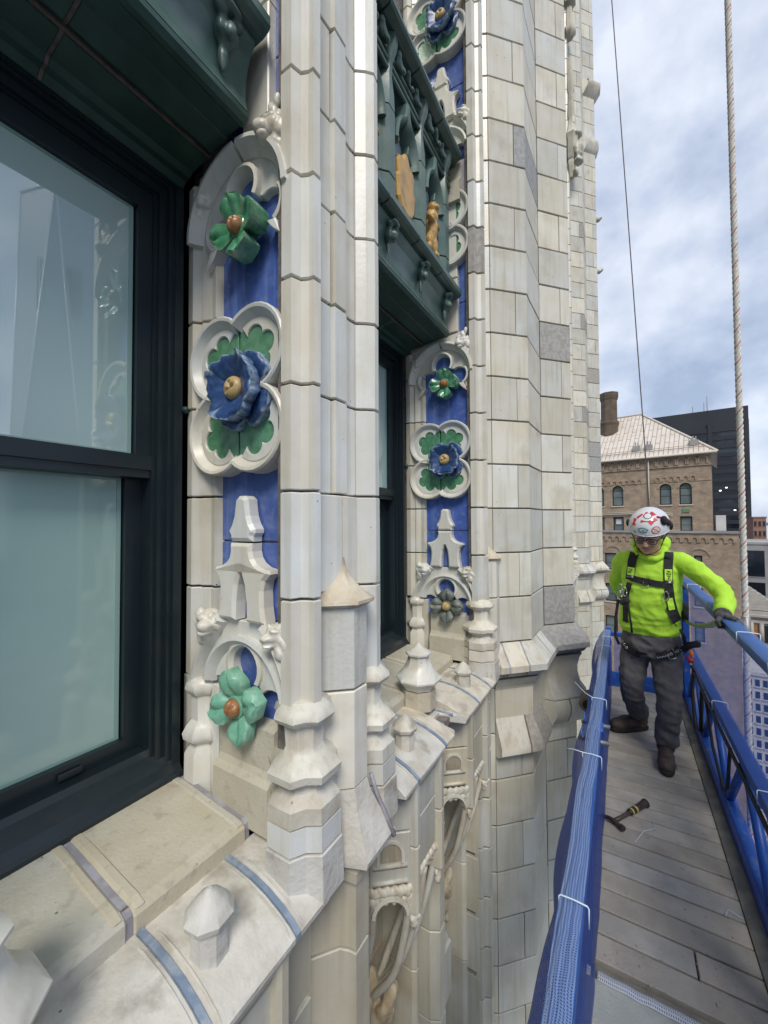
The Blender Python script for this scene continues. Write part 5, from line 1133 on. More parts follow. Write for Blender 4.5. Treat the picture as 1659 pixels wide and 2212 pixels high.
def stubble_patch(nm, pts2d, m):  # outline of facial stubble, ray-cast on to the skin
    V = []
    for x, z in pts2d:
        o_ = Vector(hp(x, -.3, z)); d_ = TI.to_3x3() @ Vector((0, 1, 0)); hit = bvp.ray_cast(o_, d_)
        V.append(hit[0]-d_*.0012 if hit[0] else Vector(hp(x, -.07, z)))
    return V
for s in (-1, 1):
    V = stubble_patch('', [(s*.006, -.0495), (s*.028, -.052), (s*.032, -.058), (s*.008, -.055)], 0); obj('moustache', V, [(0, 1, 2, 3)], 'stubble', person)
V = stubble_patch('', [(-.012, -.086), (0, -.083), (.012, -.086), (.016, -.104), (0, -.112), (-.016, -.104)], 0); obj('chin_stubble', V, [tuple(range(6))], 'stubble', person)
# helmet
def hel(az, el, k=1.):
    """point on the shell: az from the front, el up"""
    rx, ry, rz = .112*k, .138*k, .118*k
    return hp(rx*cos(el)*sin(az), .020-ry*cos(el)*cos(az), .056+rz*.92*sin(el))
rings = []
for el in [-9, -4, 0, 8, 18, 30, 44, 58, 72, 83]:
    rings.append([hel(2*pi*i/40, R(el), 1.0 if el > -4 else 1.015) for i in range(40)])
helm = loft('helmet', rings, 'helmet_white', person, smooth=True)
tube('helmet_rim', [hel(2*pi*i/40, R(-8.5), 1.012) for i in range(41)], .004, 'helmet_white', helm, 6)
def sticker(nm, az, el, poly, m, k=1.008, rot=0):
    V = []
    for a, b in poly:
        a, b = a*cos(R(rot))-b*sin(R(rot)), a*sin(R(rot))+b*cos(R(rot)); V.append(hel(R(az)+a/.118/max(cos(R(el)), .3), R(el)+b/.12, k))
    c = hel(R(az), R(el), k); n = len(V); return obj(nm, V+[c], [(i, (i+1) % n, n) for i in range(n)], m, helm)
cir = lambda r, n=20: [(r*cos(2*pi*i/n), r*sin(2*pi*i/n)) for i in range(n)]
sticker('round_sticker', 30, 12, cir(.026), 'sticker_red'); sticker('round_sticker', 30, 12, cir(.0205), 'sticker_pale', 1.014); sticker('sticker_figure', 30, 12, [(-.010, -.012), (.008, -.013), (.012, .0), (.006, .013), (-.008, .012), (-.013, .0)], 'sticker_skin', 1.019); sticker('sticker_bar', 30, 12, [(-.020, .0025), (-.020, -.0025), (.020, -.0025), (.020, .0025)], 'sticker_red', 1.024, -42)
sticker('swirl_sticker', -6, 12, [(.030*cos(a)*(1+.15*sin(5*a)), .019*sin(a)) for a in [2*pi*i/20 for i in range(20)]], 'sticker_teal'); sticker('swirl_sticker', -6, 12, [(.018*cos(a), .010*sin(a)) for a in [2*pi*i/16 for i in range(16)]], 'sticker_pale', 1.014); sticker('swirl_sticker', -6, 12, [(.009*cos(a)+.003, .006*sin(a)) for a in [2*pi*i/12 for i in range(12)]], 'sticker_teal', 1.019)
sticker('gold_sticker', -32, -2, [(-.010, -.014), (.006, -.018), (.008, -.004), (.014, .004), (.004, .012), (-.008, .010), (-.004, .0)], 'sticker_gold'); sticker('gold_sticker', -50, 10, cir(.006, 8), 'sticker_gold')
for az, el, w_, h_, rt in ((-44, 30, .014, .024, 20), (0, 40, .030, .008, 4), (26, 40, .026, .012, 35), (-10, 64, .010, .020, 0), (34, 66, .012, .016, 10), (-36, 54, .008, .020, -20)): sticker('red_tape', az, el, [(-w_, -h_), (w_, -h_), (w_, h_), (-w_, h_)], 'sticker_red', 1.01, rt)
sticker('ring_sticker', 4, 60, cir(.022), 'hair_black'); sticker('ring_sticker', 4, 60, cir(.019), 'helmet_white', 1.014)
for s in (-1, 1): blob('earmuff_clip', [('s', hel(R(s*88), R(2), 1.04), (.012, .022, .026))], .005, 'webbing', helm, 0, 1)
blob('helmet_lamp', [('s', hel(R(62), R(34), 1.05), (.02, .03, .03)), ('s', hel(R(75), R(20), 1.06), (.014, .02, .02))], .005, 'webbing', helm, 0, 1)
tube('red_goggle_strap', [hel(R(45), R(52), 1.03), hel(R(62), R(44), 1.045), hel(R(80), R(30), 1.045), hel(R(92), R(14), 1.03)], .006, 'sticker_red', helm, 8)
for s in (-1, 1): tube('chin_strap', [hel(R(s*78), R(-10), 1.0), hp(s*.081, .000, -.04), hp(s*.066, -.022, -.095), hp(s*.030, -.040, -.128), hp(0, -.046, -.134)], .004, 'webbing', helm, 6, None, .6)
# harness, projected on to the clothes
def bvh(o): return BVHTree.FromPolygons([v.co[:] for v in o.data.vertices], [p.vertices[:] for p in o.data.polygons])
bs, bt_ = bvh(shirt), bvh(trou)
def onto(x, z, tree, d=.004, y=2.4):
    h = tree.ray_cast(Vector((x, y, z)), Vector((0, 1, 0)))
    return Vector((x, h[0].y-d, z)) if h[0] else None
def ribbon(nm, pts, wdt, m, par, tree, d=.005, th=.003, n=14):
    P = []
    for (a, b) in zip(pts, pts[1:]):
        for i in range(n): t = i/n; P.append((a[0]+(b[0]-a[0])*t, a[1]+(b[1]-a[1])*t))
    P.append(pts[-1]); L_, R_ = [], []
    for i, p in enumerate(P):
        q = P[min(i+1, len(P)-1)]; o_ = P[max(i-1, 0)]; dx, dz = q[0]-o_[0], q[1]-o_[1]; l = math.hypot(dx, dz) or 1; nx, nz_ = -dz/l*wdt/2, dx/l*wdt/2
        a = onto(p[0]+nx, p[1]+nz_, tree, d); b = onto(p[0]-nx, p[1]-nz_, tree, d)
        if a and b: L_.append(a); R_.append(b)
    if len(L_) < 2: return None
    for S in (L_, R_):
        ys = [v.y for v in S]
        for i in range(1, len(S)-1): S[i].y = min(ys[i], (ys[i-1]+ys[i]+ys[i+1])/3)
    rings = [[tuple(a), tuple(b), tuple(b+Vector((0, -th, 0))), tuple(a+Vector((0, -th, 0)))] for a, b in zip(L_, R_)]
    V, F = rings_VF(rings); return obj(nm, V, F, m, par)
har = empty('unused', (0, 0, 0), '', ''); bpy.data.objects.remove(har)
hs = ribbon('harness_strap', [(.075, -.20), (.055, -.28), (.045, -.36), (.040, -.40)], .048, 'webbing', person, bs)
harness = hs
ribbon('harness_strap', [(.262, -.205), (.255, -.27), (.250, -.34), (.252, -.42), (.262, -.52), (.285, -.62), (.312, -.70)], .050, 'webbing', person, bs)
ribbon('chest_strap', [(.045, -.385), (.12, -.40), (.20, -.412), (.262, -.415)], .042, 'webbing', person, bs, .007)
ribbon('harness_strap', [(.038, -.42), (.020, -.50), (.012, -.60), (.010, -.70)], .030, 'webbing', person, bs)
p1 = ribbon('lime_patch', [(.050, -.315), (.046, -.365)], .040, 'lime_patch', person, bs, .010); p2 = ribbon('lime_patch', [(.252, -.315), (.251, -.385)], .040, 'lime_patch', person, bs, .010); ribbon('lime_patch', [(.255, -.50), (.268, -.575)], .034, 'lime_patch', person, bs, .010)
ribbon('lime_patch', [(.300, -.66), (.330, -.72)], .026, 'lime_patch', person, bs, .010)
def letters(txt, x, z, size, rot, par, tree=bs, d=.0165):
    cu = bpy.data.curves.new('letter', 'FONT'); cu.body = txt; cu.size = size; cu.align_x = 'CENTER'; cu.align_y = 'CENTER'; cu.extrude = .0008
    o = bpy.data.objects.new('tmp', cu); TMP.collection.objects.link(o); dg = tmp_graph(); me = bpy.data.meshes.new_from_object(o.evaluated_get(dg)); bpy.data.objects.remove(o)
    p = onto(x, z, tree, d)
    if not p: return
    me.transform(Matrix.Translation(p) @ Matrix.Rotation(R(90), 4, 'X') @ Matrix.Rotation(R(rot), 4, 'Z')); me.materials.append(MATS['webbing']); me.name = 'lettering'
    link(bpy.data.objects.new('lettering', me), par)
if p1: letters('N', .048, -.338, .042, 78, p1)
if p2: letters('FZN', .2515, -.350, .030, -86, p2)
def buckle(x, z, w_, h_, tree, par, rot=0, m='steel', d=.014, r=.0035):
    p = onto(x, z, tree, d)
    if not p: return
    q = [(-w_, -h_), (w_, -h_), (w_, h_), (-w_, h_), (-w_, -h_)]; pts = [tuple(p+Vector((a*cos(R(rot))-b*sin(R(rot)), 0, a*sin(R(rot))+b*cos(R(rot))))) for a, b in q]
    tube('buckle', pts, r, m, par, 6)
buckle(.130, -.402, .016, .026, bs, person); buckle(.048, -.372, .024, .006, bs, person); buckle(.252, -.395, .026, .005, bs, person)
# leg straps of thick belt with eyelets
for leg, pts in (('l', [(.185, -.905), (.235, -.885), (.29, -.86), (.34, -.825)]), ('r', [(-.015, -.845), (.02, -.885), (.07, -.91), (.13, -.915)])):
    ribbon('leg_strap', pts, .054, 'webbing', person, bt_, .010, .006)
    P = [(a[0]+(b[0]-a[0])*t, a[1]+(b[1]-a[1])*t) for a, b in zip(pts, pts[1:]) for t in (.15, .5, .85)]
    for i, (x, z) in enumerate(P):
        if leg == 'r' and i > 2: break
        p = onto(x, z, bt_, .0175)
        if p: tube('eyelet', [tuple(p+Vector((.007*cos(a), 0, .007*sin(a)))) for a in [2*pi*k/10 for k in range(11)]], .0026, 'steel', person, 6, (0, 1, 0))
buckle(.262, -.872, .022, .030, bt_, person, 25, 'steel', .022, .0045)
tube('strap_tail', [(.325, 3.21, -.845), (.36, 3.185, -.80), (.40, 3.175, -.785), (.415, 3.175, -.785)], [.020, .022, .022, .014], 'webbing', person, 8, (0, 1, 0), .35)
tube('suspension_strap', [(.312, 3.155, -.70), (.33, 3.16, -.75), (.335, 3.18, -.80)], .010, 'webbing', person, 8)
ribbon('adjuster', [(.262, -.555), (.285, -.62), (.318, -.70)], .056, 'webbing', person, bs, .011)
# hanging cords, carabiners and tags
tube('black_cord', [(.010, 3.11, -.50), (-.030, 3.10, -.54), (-.045, 3.10, -.66), (-.050, 3.12, -.78), (-.030, 3.14, -.84)], .009, 'webbing', person, 8)
tube('black_cord', [(.022, 3.09, -.50), (.030, 3.08, -.58), (.042, 3.085, -.68), (.046, 3.11, -.745)], .007, 'webbing', person, 8)
for cx, cz, rt in ((-.012, -.455, 8), (.010, -.475, -5), (-.018, -.50, 4)):
    pts = [(cx+.011*cos(a), 3.082, cz+.030*sin(a)) for a in [2*pi*i/14 for i in range(15)]]; tube('carabiner', pts, .0032, 'steel', person, 6, (0, 1, 0))
pts = [(.236+.013*cos(a), onto(.236, -.475, bs, .02).y if onto(.236, -.475, bs) else 3.05, -.485+.030*sin(a)) for a in [2*pi*i/14 for i in range(15)]]; tube('carabiner', pts, .0035, 'steel_dull', person, 6, (0, 1, 0))
blob('pulley_block', [('s', (.018, 3.075, -.53), (.022, .016, .022)), ('s', (-.005, 3.08, -.545), (.018, .014, .020))], .006, 'webbing', person, .004, 1)
blob('gear_pouch', [('s', (.345, 3.34, -.60), (.035, .05, .055)), ('s', (.35, 3.30, -.64), (.02, .04, .04))], .008, 'webbing', person, .004, 1)
blob('orange_tag', [('s', (.365, 3.20, -.835), (.012, .010, .016)), ('s', (.370, 3.195, -.855), (.014, .010, .016)), ('s', (.377, 3.195, -.875), (.008, .008, .012))], .005, 'orange_tag', person, .003, 1)
blob('red_tag', [('s', (.365, 3.19, -.90), (.022, .012, .016)), ('s', (.350, 3.19, -.885), (.012, .012, .014))], .005, 'red_tag', person, .002, 1)
# webbing lanyard from the harness to the gloved hand
ly = tube('lanyard', [(.350, 3.24, -.665), (.38, 3.05, -.645), (.415, 2.88, -.60), (.440, 2.74, -.545)], .019, 'strap_green', None, 8, (0, 1, 0), .18)
tagp(ly, 'worn green webbing lanyard stretched from the harness to the glove', 'lanyard')
hk = blob('black_handheld_clip', [('s', (.470, 2.672, -.548), (.040, .030, .020)), ('s', (.505, 2.665, -.550), (.026, .024, .018)), ('s', (.44, 2.69, -.552), (.024, .024, .018))], .006, 'glove_palm', None, .004, 1); tagp(hk, 'shiny black clip held in the glove above the rail', 'clip')
# ================================================================== the city beyond
mat('brick_tan', (.235, .185, .13), .85, (.30, .245, .18), 1.2, (.4, .65), .05, .3, 20, stain=((.15, .115, .08), 3, .55, .75, .6))
def brickify(name, c1, c2, cm, sx=1.6):
    m = bpy.data.materials.new(name); m.use_nodes = True; t = m.node_tree; lk = t.links.new; b = t.nodes['Principled BSDF']; b.inputs['Roughness'].default_value = .85
    g = N(t, 'ShaderNodeNewGeometry'); s = N(t, 'ShaderNodeSeparateXYZ'); c = N(t, 'ShaderNodeCombineXYZ'); a = N(t, 'ShaderNodeMath', operation='ADD')
    lk(g.outputs['Position'], s.inputs[0]); lk(s.outputs[0], a.inputs[0]); lk(s.outputs[1], a.inputs[1]); lk(a.outputs[0], c.inputs[0]); lk(s.outputs[2], c.inputs[1])
    br = N(t, 'ShaderNodeTexBrick'); br.inputs['Scale'].default_value = sx; br.inputs['Color1'].default_value = (*c1, 1); br.inputs['Color2'].default_value = (*c2, 1); br.inputs['Mortar'].default_value = (*cm, 1)
    br.inputs['Mortar Size'].default_value = .012; br.inputs['Bias'].default_value = -.1; br.inputs['Row Height'].default_value = .13; br.inputs['Brick Width'].default_value = .55
    lk(c.outputs[0], br.inputs['Vector'])
    z = N(t, 'ShaderNodeTexNoise'); z.inputs['Scale'].default_value = 1.4; z.inputs['Detail'].default_value = 6; lk(g.outputs['Position'], z.inputs['Vector'])
    mr = N(t, 'ShaderNodeMapRange'); mr.inputs[1].default_value = .3; mr.inputs[2].default_value = .7; mr.inputs[3].default_value = .75; mr.inputs[4].default_value = 1.2; lk(z.outputs['Fac'], mr.inputs[0])
    x = N(t, 'ShaderNodeMixRGB', blend_type='MULTIPLY'); x.inputs[0].default_value = 1; lk(br.outputs['Color'], x.inputs[1]); lk(mr.outputs[0], x.inputs[2]); lk(x.outputs[0], b.inputs['Base Color'])
    MATS[name] = m
brickify('brick_wall', (.37, .28, .195), (.28, .21, .145), (.22, .175, .13))
brickify('chimney_brick', (.15, .11, .075), (.11, .08, .055), (.07, .055, .04))
mat('roof_sheet', (.62, .54, .46), .55, (.68, .60, .52), .8, (.4, .6), .05)
mat('roof_seam', (.40, .33, .29), .6)
mat('pale_trim', (.50, .45, .37), .6)
mat('window_dark', (.012, .014, .016), .5)
mat('far_glass', (.10, .13, .13), .12, (.16, .19, .18), .4, (.4, .6))
mat('green_shade', (.10, .15, .12), .6)
mat('black_steel', (.012, .015, .022), .55, (.018, .022, .030), .05, (.4, .6))
mat('black_glass', (.006, .009, .015), .15, (.03, .04, .05), .09, (.52, .62))
mat('lamp_far', (.9, .9, .85), .5)
mat('red_brick_far', (.22, .12, .09), .9, (.27, .16, .12), .5, (.4, .6))
mat('concrete_far', (.25, .25, .25), .8, (.30, .30, .29), .4, (.4, .6))
mat('stone_far', (.33, .31, .28), .8, (.40, .38, .34), .7, (.4, .6))
mat('white_far', (.60, .60, .58), .7, (.52, .52, .51), .5, (.4, .6))
mat('copper_far', (.14, .19, .19), .7)
mat('gold_far', (.50, .30, .08), .35, metal=.4)
mat('ground_street', (.05, .05, .052), .9, (.09, .09, .09), .02, (.4, .6))
mat('water', (.35, .42, .46), .2, (.40, .46, .50), .002, (.4, .6))
mat('hill', (.09, .12, .15), .9)
mat('reflect_glass', (.26, .31, .40), .45, (.31, .36, .44), .01, (.4, .6))
mat('reflect_edge', (.62, .68, .72), .2, metal=.4)
lm = MATS['lamp_far'].node_tree.nodes['Principled BSDF']; lm.inputs['Emission Color'].default_value = (1, .93, .8, 1); lm.inputs['Emission Strength'].default_value = 2.2
GZ = -95
def struct(name, V, F, m): return tagp(obj(name, V, F, m), kind='structure')
struct('ground', [(-900, -900, GZ), (1500, -900, GZ), (1500, 700, GZ), (-900, 700, GZ)], [(0, 1, 2, 3)], 'ground_street')
struct('water', [(-12000, 700, GZ-.5), (14000, 700, GZ-.5), (14000, 16000, GZ-.5), (-12000, 16000, GZ-.5)], [(0, 1, 2, 3)], 'water')
V = []; F = []
for i in range(60):
    x = -6000+i*260; h = 40+90*abs(noise.noise(Vector((i*.31, 2, 0))))+40*noise.noise(Vector((i*.9, 5, 0)))
    V += [(x, 9000, GZ-1), (x, 9300, GZ+max(h, 20)), (x, 10500, GZ-1)]
for i in range(59): a = i*3; F += [(a, a+3, a+4, a+1), (a+1, a+4, a+5, a+2)]
struct('hills', V, F, 'hill')

# ---- tan brick office building with hipped metal roof: (s to the left, z) drawn on its street face
CN = Vector((8.85, 57.68, 0)); U = Vector((-.98769, .15643, 0)); Wv = Vector((.15643, .98769, 0))
def fm(off=0):
    return lambda a, b, c: tuple(CN+U*a-Wv*(c+off)+Vector((0, 0, b)))
bb = empty('brick_office_block', (8.85, 60, GZ), 'tan brick office block with pale hipped metal roof and arched corbel tables', 'building')
F0 = fm()
def wall_with_holes(name, s0, s1, z0, z1, holes, m, par, off=0, depth=.35):
    """wall sheet with real window openings (grid of quads around the holes plus reveals)"""
    ss = sorted({s0, s1, *[h[0] for h in holes], *[h[1] for h in holes]}); zz = sorted({z0, z1, *[h[2] for h in holes], *[h[3] for h in holes]}); mb = MB(); f = fm(off)
    for a, b in zip(ss, ss[1:]):
        for c, d in zip(zz, zz[1:]):
            if any(h[0] <= a+1e-6 and b <= h[1]+1e-6 and h[2] <= c+1e-6 and d <= h[3]+1e-6 for h in holes): continue
            mb.add(([f(a, c, 0), f(b, c, 0), f(b, d, 0), f(a, d, 0)], [(0, 1, 2, 3)]))
    for h in holes:
        q = [(h[0], h[2]), (h[1], h[2]), (h[1], h[3]), (h[0], h[3])]
        for i in range(4): p, r_ = q[i], q[(i+1) % 4]; mb.add(([f(*p, 0), f(*r_, 0), f(*r_, -depth), f(*p, -depth)], [(0, 1, 2, 3)]))
    o = obj(name, mb.V, mb.F, m, par, recalc=False); return o
def awin(s0, s1, z0, z1, arched, par, off=0):
    f = fm(off); mid = (s0+s1)/2; r = (s1-s0)/2
    w_ = MB(); w_.add(rings_VF([[f(a, b, c) for a, b in ((s0, z0), (s1, z0), (s1, z1), (s0, z1))] for c in (-.34, -.30)]))
    o = w_.build('window', 'window_dark', par)
    hh = (z1-z0); gtop = z1-(r if arched else .1)
    for za, zb, mt in ((z0+.12, z0+hh*.40, 'far_glass'), (z0+hh*.43, gtop-.08, 'far_glass')):
        g = MB(); g.add(rings_VF([[f(a, b, c) for a, b in ((s0+.12, za), (s1-.12, za), (s1-.12, zb), (s0+.12, zb))] for c in (-.298, -.285)])); g.build('pane', mt, o)
    if arched:
        g = MB(); g.add(rings_VF([[f(a, b, c) for a, b in [(s0+.1, gtop), (s1-.1, gtop)]+arc(mid, gtop, r-.1, 0, 180, 10)[1:-1]] for c in (-.298, -.285)])); g.build('fanlight', 'green_shade', o)
        # brick spandrels that turn the square opening into an arch, and the archivolt
        for s in (1, -1):
            pts = [(mid+s*r, z1), (mid+s*r, gtop)]+[(mid+s*r*cos(R(a)), gtop+r*sin(R(a))) for a in range(10, 91, 10)]
            g = MB(); g.add(rings_VF([[f(a, b, c) for a, b in pts] for c in (-.3, .0)])); g.build('spandrel', 'brick_wall', o)
        g = MB(); g.add(sweep_VF(arc(mid, gtop, r+.10, 0, 180, 14), [(.09, -.02), (.09, .06), (-.09, .06), (-.09, -.02)], f)); g.build('archivolt', 'brick_wall', o)
    g = MB(); g.add(rings_VF([[f(a, b, c) for a, b in ((s0-.1, z0-.15), (s1+.1, z0-.15), (s1+.1, z0), (s0-.1, z0))] for c in (-.1, .1)])); g.build('sill', 'pale_trim', o)
    return o
hol = [(8.71, 9.95, 1.9, 4.47), (3.70, 4.88, 1.88, 4.40), (1.77, 2.94, 1.88, 4.40), (8.71, 9.89, -1.36, .45), (1.78, 2.93, -1.31, .47), (4.4, 5.6, -1.31, .47), (10.9, 12.0, 1.9, 4.4), (10.9, 12, -1.36, .45)]
ww = wall_with_holes('wall', 0, 22, GZ, 7.75, hol, 'brick_wall', bb)
for i, h in enumerate(hol): awin(*h, h[2] > 1, bb)
sw = MB(); sw.add(([F0(0, GZ, 0), F0(0, 7.75, 0), F0(0, 7.75, -20), F0(0, GZ, -20)], [(0, 1, 2, 3)])); sw.build('side_wall', 'brick_wall', bb)
def corbel_row(s0, s1, zt, r, sp, par, off=0, th=.12):
    f = fm(off); n = int((s1-s0)/sp)
    for i in range(n):
        c = s0+sp*(i+.5); mb = MB(); mb.add(sweep_VF([(c+r, zt-2.1*r)]+arc(c, zt-r, r, 0, 180, 10)+[(c-r, zt-2.1*r)], [(.08, -.02), (.08, th), (-.08, th), (-.08, -.02)], f)); mb.build('corbel_arch', 'brick_wall', par)
corbel_row(.2, 12, 7.40, .40, .98, bb, 0, .16); corbel_row(1.3, 5.4, 5.25, .26, .68, bb, 0, .10); corbel_row(6.6, 12, 5.1, .26, .68, bb, 0, .10)
for z, hgt, p in ((7.45, .30, .30), (6.35, .10, .14), (4.58, .08, .06)):
    m = MB(); m.add(rings_VF([[F0(a, b, c) for a, b in ((-.1, z), (22, z), (22, z+hgt), (-.1, z+hgt))] for c in (-.05, p)])); m.build('string_course', 'brick_wall', bb)
tube('downpipe', [tuple(F0(5.93, 7.7, .2)), tuple(F0(5.93, -1.0, .2))], .07, 'pale_trim', bb, 8)
# roof: eave line, ridge, hip; standing seams
e0 = Vector(F0(-.6, 7.75, .5)); e1 = Vector(F0(22, 7.75, .5)); r0_ = Vector(F0(7.6, 15.3, -9)); r1_ = Vector(F0(22, 15.3, -9)); b0 = Vector(F0(-.6, 7.75, -19)); 
rf = obj('roof', [e0, e1, r1_, r0_, b0], [(0, 1, 2, 3), (0, 3, 4)], 'roof_sheet', bb, recalc=False)
nrm = (e1-e0).cross(r0_-e0).normalized()
if nrm.z < 0: nrm = -nrm
for k in range(46):
    s = k*.48+.2; base = e0+(e1-e0).normalized()*s
    # length limited by the hip
    t_hip = min(1, s/8.2); top = base+((r1_-e1))*t_hip
    tube('roof_seam', [base+nrm*.03, top+nrm*.03], .030, 'roof_seam', rf, 4)
    for j in range(3):
        t = (j+.35+(k % 2)*.5)/3.2
        if t < t_hip: p = base+(r1_-e1)*t; tube('sheet_lap', [p+nrm*.02, p+(e1-e0).normalized()*.48+nrm*.02], .022, 'roof_seam', rf, 4)
tube('hip_flashing', [e0+nrm*.06, r0_+nrm*.06, r1_+nrm*.06], .14, 'roof_sheet', rf, 6)
for t in (.09, .13): tube('snow_rail', [e0+(r1_-e1)*t+(e1-e0).normalized()*1.2+nrm*.2, e1+(r1_-e1)*t+nrm*.2], .035, 'roof_seam', rf, 4)
tube('gutter', [e0, e1], .16, 'roof_sheet', rf, 6)
for s in (2.1, 6.6, 7.9):
    p = e0+(e1-e0).normalized()*s+(r1_-e1)*.16; m = MB(); m.box(p.x-.42, p.x+.42, p.y-.3, p.y+.3, p.z, p.z+.55); m.box(p.x-.18, p.x-.02, p.y-.1, p.y+.1, p.z+.5, p.z+1.05); m.box(p.x+.12, p.x+.24, p.y-.1, p.y+.1, p.z+.5, p.z+1.0); m.build('roof_vent', 'concrete_far', rf)
def octa(s, dv, r, z): c = Vector(F0(s, z, -dv)); return [(c.x+r*cos(R(22.5+45*i)), c.y+r*sin(R(22.5+45*i)), z) for i in range(8)]
loft('chimney', [octa(11.2, 6, r, z) for z, r in ((9, 1.25), (13.6, 1.2), (13.9, 1.32), (14.1, 1.32), (14.3, 1.12), (17.3, 1.10), (17.5, 1.2), (17.9, 1.3), (18.3, 1.3), (18.4, 1.2))], 'chimney_brick', bb)
# lower wing in front
wg_h = [(9.54, 10.83, -6.31, -4.16), (9.55, 10.83, -10.36, -8.07), (.95, 1.70, -6.2, -4.05), (.95, 1.75, -9.9, -7.79), (9.5, 10.9, -14.4, -12.19), (5.0, 6.2, -6.3, -4.1), (5.0, 6.2, -10.3, -8.05), (.9, 1.8, -13.9, -11.6)]
wall_with_holes('wing_wall', -2.2, 22, GZ, -1.40, wg_h, 'brick_wall', bb, .6)
for h in wg_h: awin(*h, False, bb, .6)
corbel_row(-1.9, 12, -1.95, .30, .78, bb, .6, .12)
for c in (9.9, 1.2): m = MB(); m.add(sweep_VF(arc(c, -4.2, .95, 5, 175, 14), [(.08, -.02), (.08, .1), (-.08, .1), (-.08, -.02)], fm(.6))); m.build('relieving_arch', 'brick_wall', bb)
Fw = fm(.6); m = MB(); m.add(rings_VF([[Fw(a, b, c) for a, b in ((-2.3, -1.5), (22, -1.5), (22, -1.25), (-2.3, -1.25))] for c in (-.8, .18)])); m.build('coping', 'concrete_far', bb)
m = MB(); m.add(([Fw(-2.2, GZ, 0), Fw(-2.2, -1.4, 0), Fw(-2.2, -1.4, -14), Fw(-2.2, GZ, -14)], [(0, 1, 2, 3)])); m.build('wing_side', 'brick_wall', bb)
for z, c in ((1.05, .25), (.85, .28)): tube('conduit', [tuple(F0(12, z-.15, c)), tuple(F0(7.6, z, c)), tuple(F0(5.0, z+.05, c)), tuple(F0(3.6, z-.3, c))], .06, 'pale_trim', bb, 6)
m = MB(); m.add(rings_VF([[F0(a, b, c) for a, b in ((2.0, .95), (2.7, .95), (2.7, 1.35), (2.0, 1.35))] for c in (.0, .12)])); m.build('wall_sign', 'green_glaze', bb)
m = MB(); p = Vector(F0(-.7, -1.25, -2)); m.box(p.x-.45, p.x+.45, p.y-.4, p.y+.4, -1.25, .55); m.build('roof_unit', 'white_far', bb)
box('notice', *sorted((F0(9.0, 0, -.25)[0], F0(9.6, 0, -.25)[0])), F0(9.3, 0, -.27)[1]-.03, F0(9.3, 0, -.27)[1], -.45, .2, 'white_far', bb, 0)

# ---- dark steel tower
dt = empty('dark_office_tower', (38, 246, GZ), 'black steel office tower rising behind the hipped roof', 'building')
A = Vector((50.54, 239.2, 0)); Ud = Vector((-.995, .098, 0)); Wd = Vector((.098, .995, 0))
def fd(a, b, c): return tuple(A+Ud*a-Wd*c+Vector((0, 0, b)))
m = MB(); m.add(rings_VF([[fd(a, z, c) for a, c in ((0, 0), (52, 0), (52, -40), (0, -40))] for z in (GZ, 52.4)])); m.build('shaft', 'black_steel', dt)
for k in range(32):
    zt = 43.5-k*3.95
    m = MB(); m.add(rings_VF([[fd(a, b, c) for a, b in ((0, zt-1.9), (52, zt-1.9), (52, zt), (0, zt))] for c in (-.1, .55)])); m.build('floor_band', 'black_steel', dt)
    m = MB(); m.add(rings_VF([[fd(a, b, c) for a, b in ((.6, zt-3.9), (51, zt-3.9), (51, zt-1.95), (.6, zt-1.95))] for c in (-.1, .08)])); m.build('window_band', 'black_glass', dt)
for s in (0, 13, 26, 39): m = MB(); m.add(rings_VF([[fd(a, z, c) for a, c in ((s, -.2), (s+1.6, -.2), (s+1.6, .9), (s, .9))] for z in (GZ, 46)])); m.build('column', 'black_steel', dt)
for i, (s, z) in enumerate(((8, 14.9), (10.2, 13.6), (15, 15.2), (2.6, 14.6), (16.6, 4.8), (5.2, 4.3))): m = MB(); m.add(rings_VF([[fd(a, b, c) for a, b in ((s, z), (s+.7, z), (s+.7, z+.4), (s, z+.4))] for c in (.1, .62)])); m.build('lit_lamp', 'lamp_far', dt)
for s, h in ((14.2, 9), (15.4, 6), (19.8, 5)): tube('mast', [fd(s, 52, -6), fd(s, 52+h, -6)], .16, 'concrete_far', dt, 5)

def block(name, label, x0, x1, y0, y1, zt, m, rows, cols, wm, zb=-60, ww=.55, wh=.5, par=None, cat='building'):
    b = empty(name, ((x0+x1)/2, (y0+y1)/2, GZ), label, cat); box('wall', x0, x1, y0, y1, GZ, zt, m, b, 0); box('parapet', x0-.2, x1+.2, y0-.2, y1+.2, zt, zt+.5, m, b, .02)
    px = (x1-x0)/cols; pz = (zt-zb)/rows
    for r_ in range(rows):
        for c in range(cols):
            cx = x0+px*(c+.5); cz = zt-pz*(r_+.6); o = box('window', cx-px*ww/2, cx+px*ww/2, y0-.05, y0+.2, cz-pz*wh/2, cz+pz*wh/2, wm, b, 0)
            box('sill', cx-px*ww/2-.1, cx+px*ww/2+.1, y0-.16, y0+.1, cz-pz*wh/2-.14, cz-pz*wh/2-.003, m, o, 0)
    return b
block('red_brick_block', 'small red brick block beside the dark tower', 42.9, 46.6, 201, 212, .7, 'red_brick_far', 4, 3, 'window_dark', -14)
g = block('grey_concrete_block', 'grey concrete block with tall dark windows at the right edge', 23.9, 40, 120, 140, -5.6, 'concrete_far', 2, 4, 'black_glass', -20, .72, .82)
for i in range(4): box('roof_rail', 24.5, 39, 121+i*.8, 121.1+i*.8, -5.0+.0, -4.9, 'white_far', g, 0)
w1 = block('white_grid_tower', 'white office tower with a grid of dark square windows beyond the net', 12.95, 24, 66, 78, -19.3, 'white_far', 26, 15, 'black_glass', -58, .56, .56)
cl = empty('columned_stone_building', (22, 90, GZ), 'ornate stone building with columns below the stepped roof', 'building')
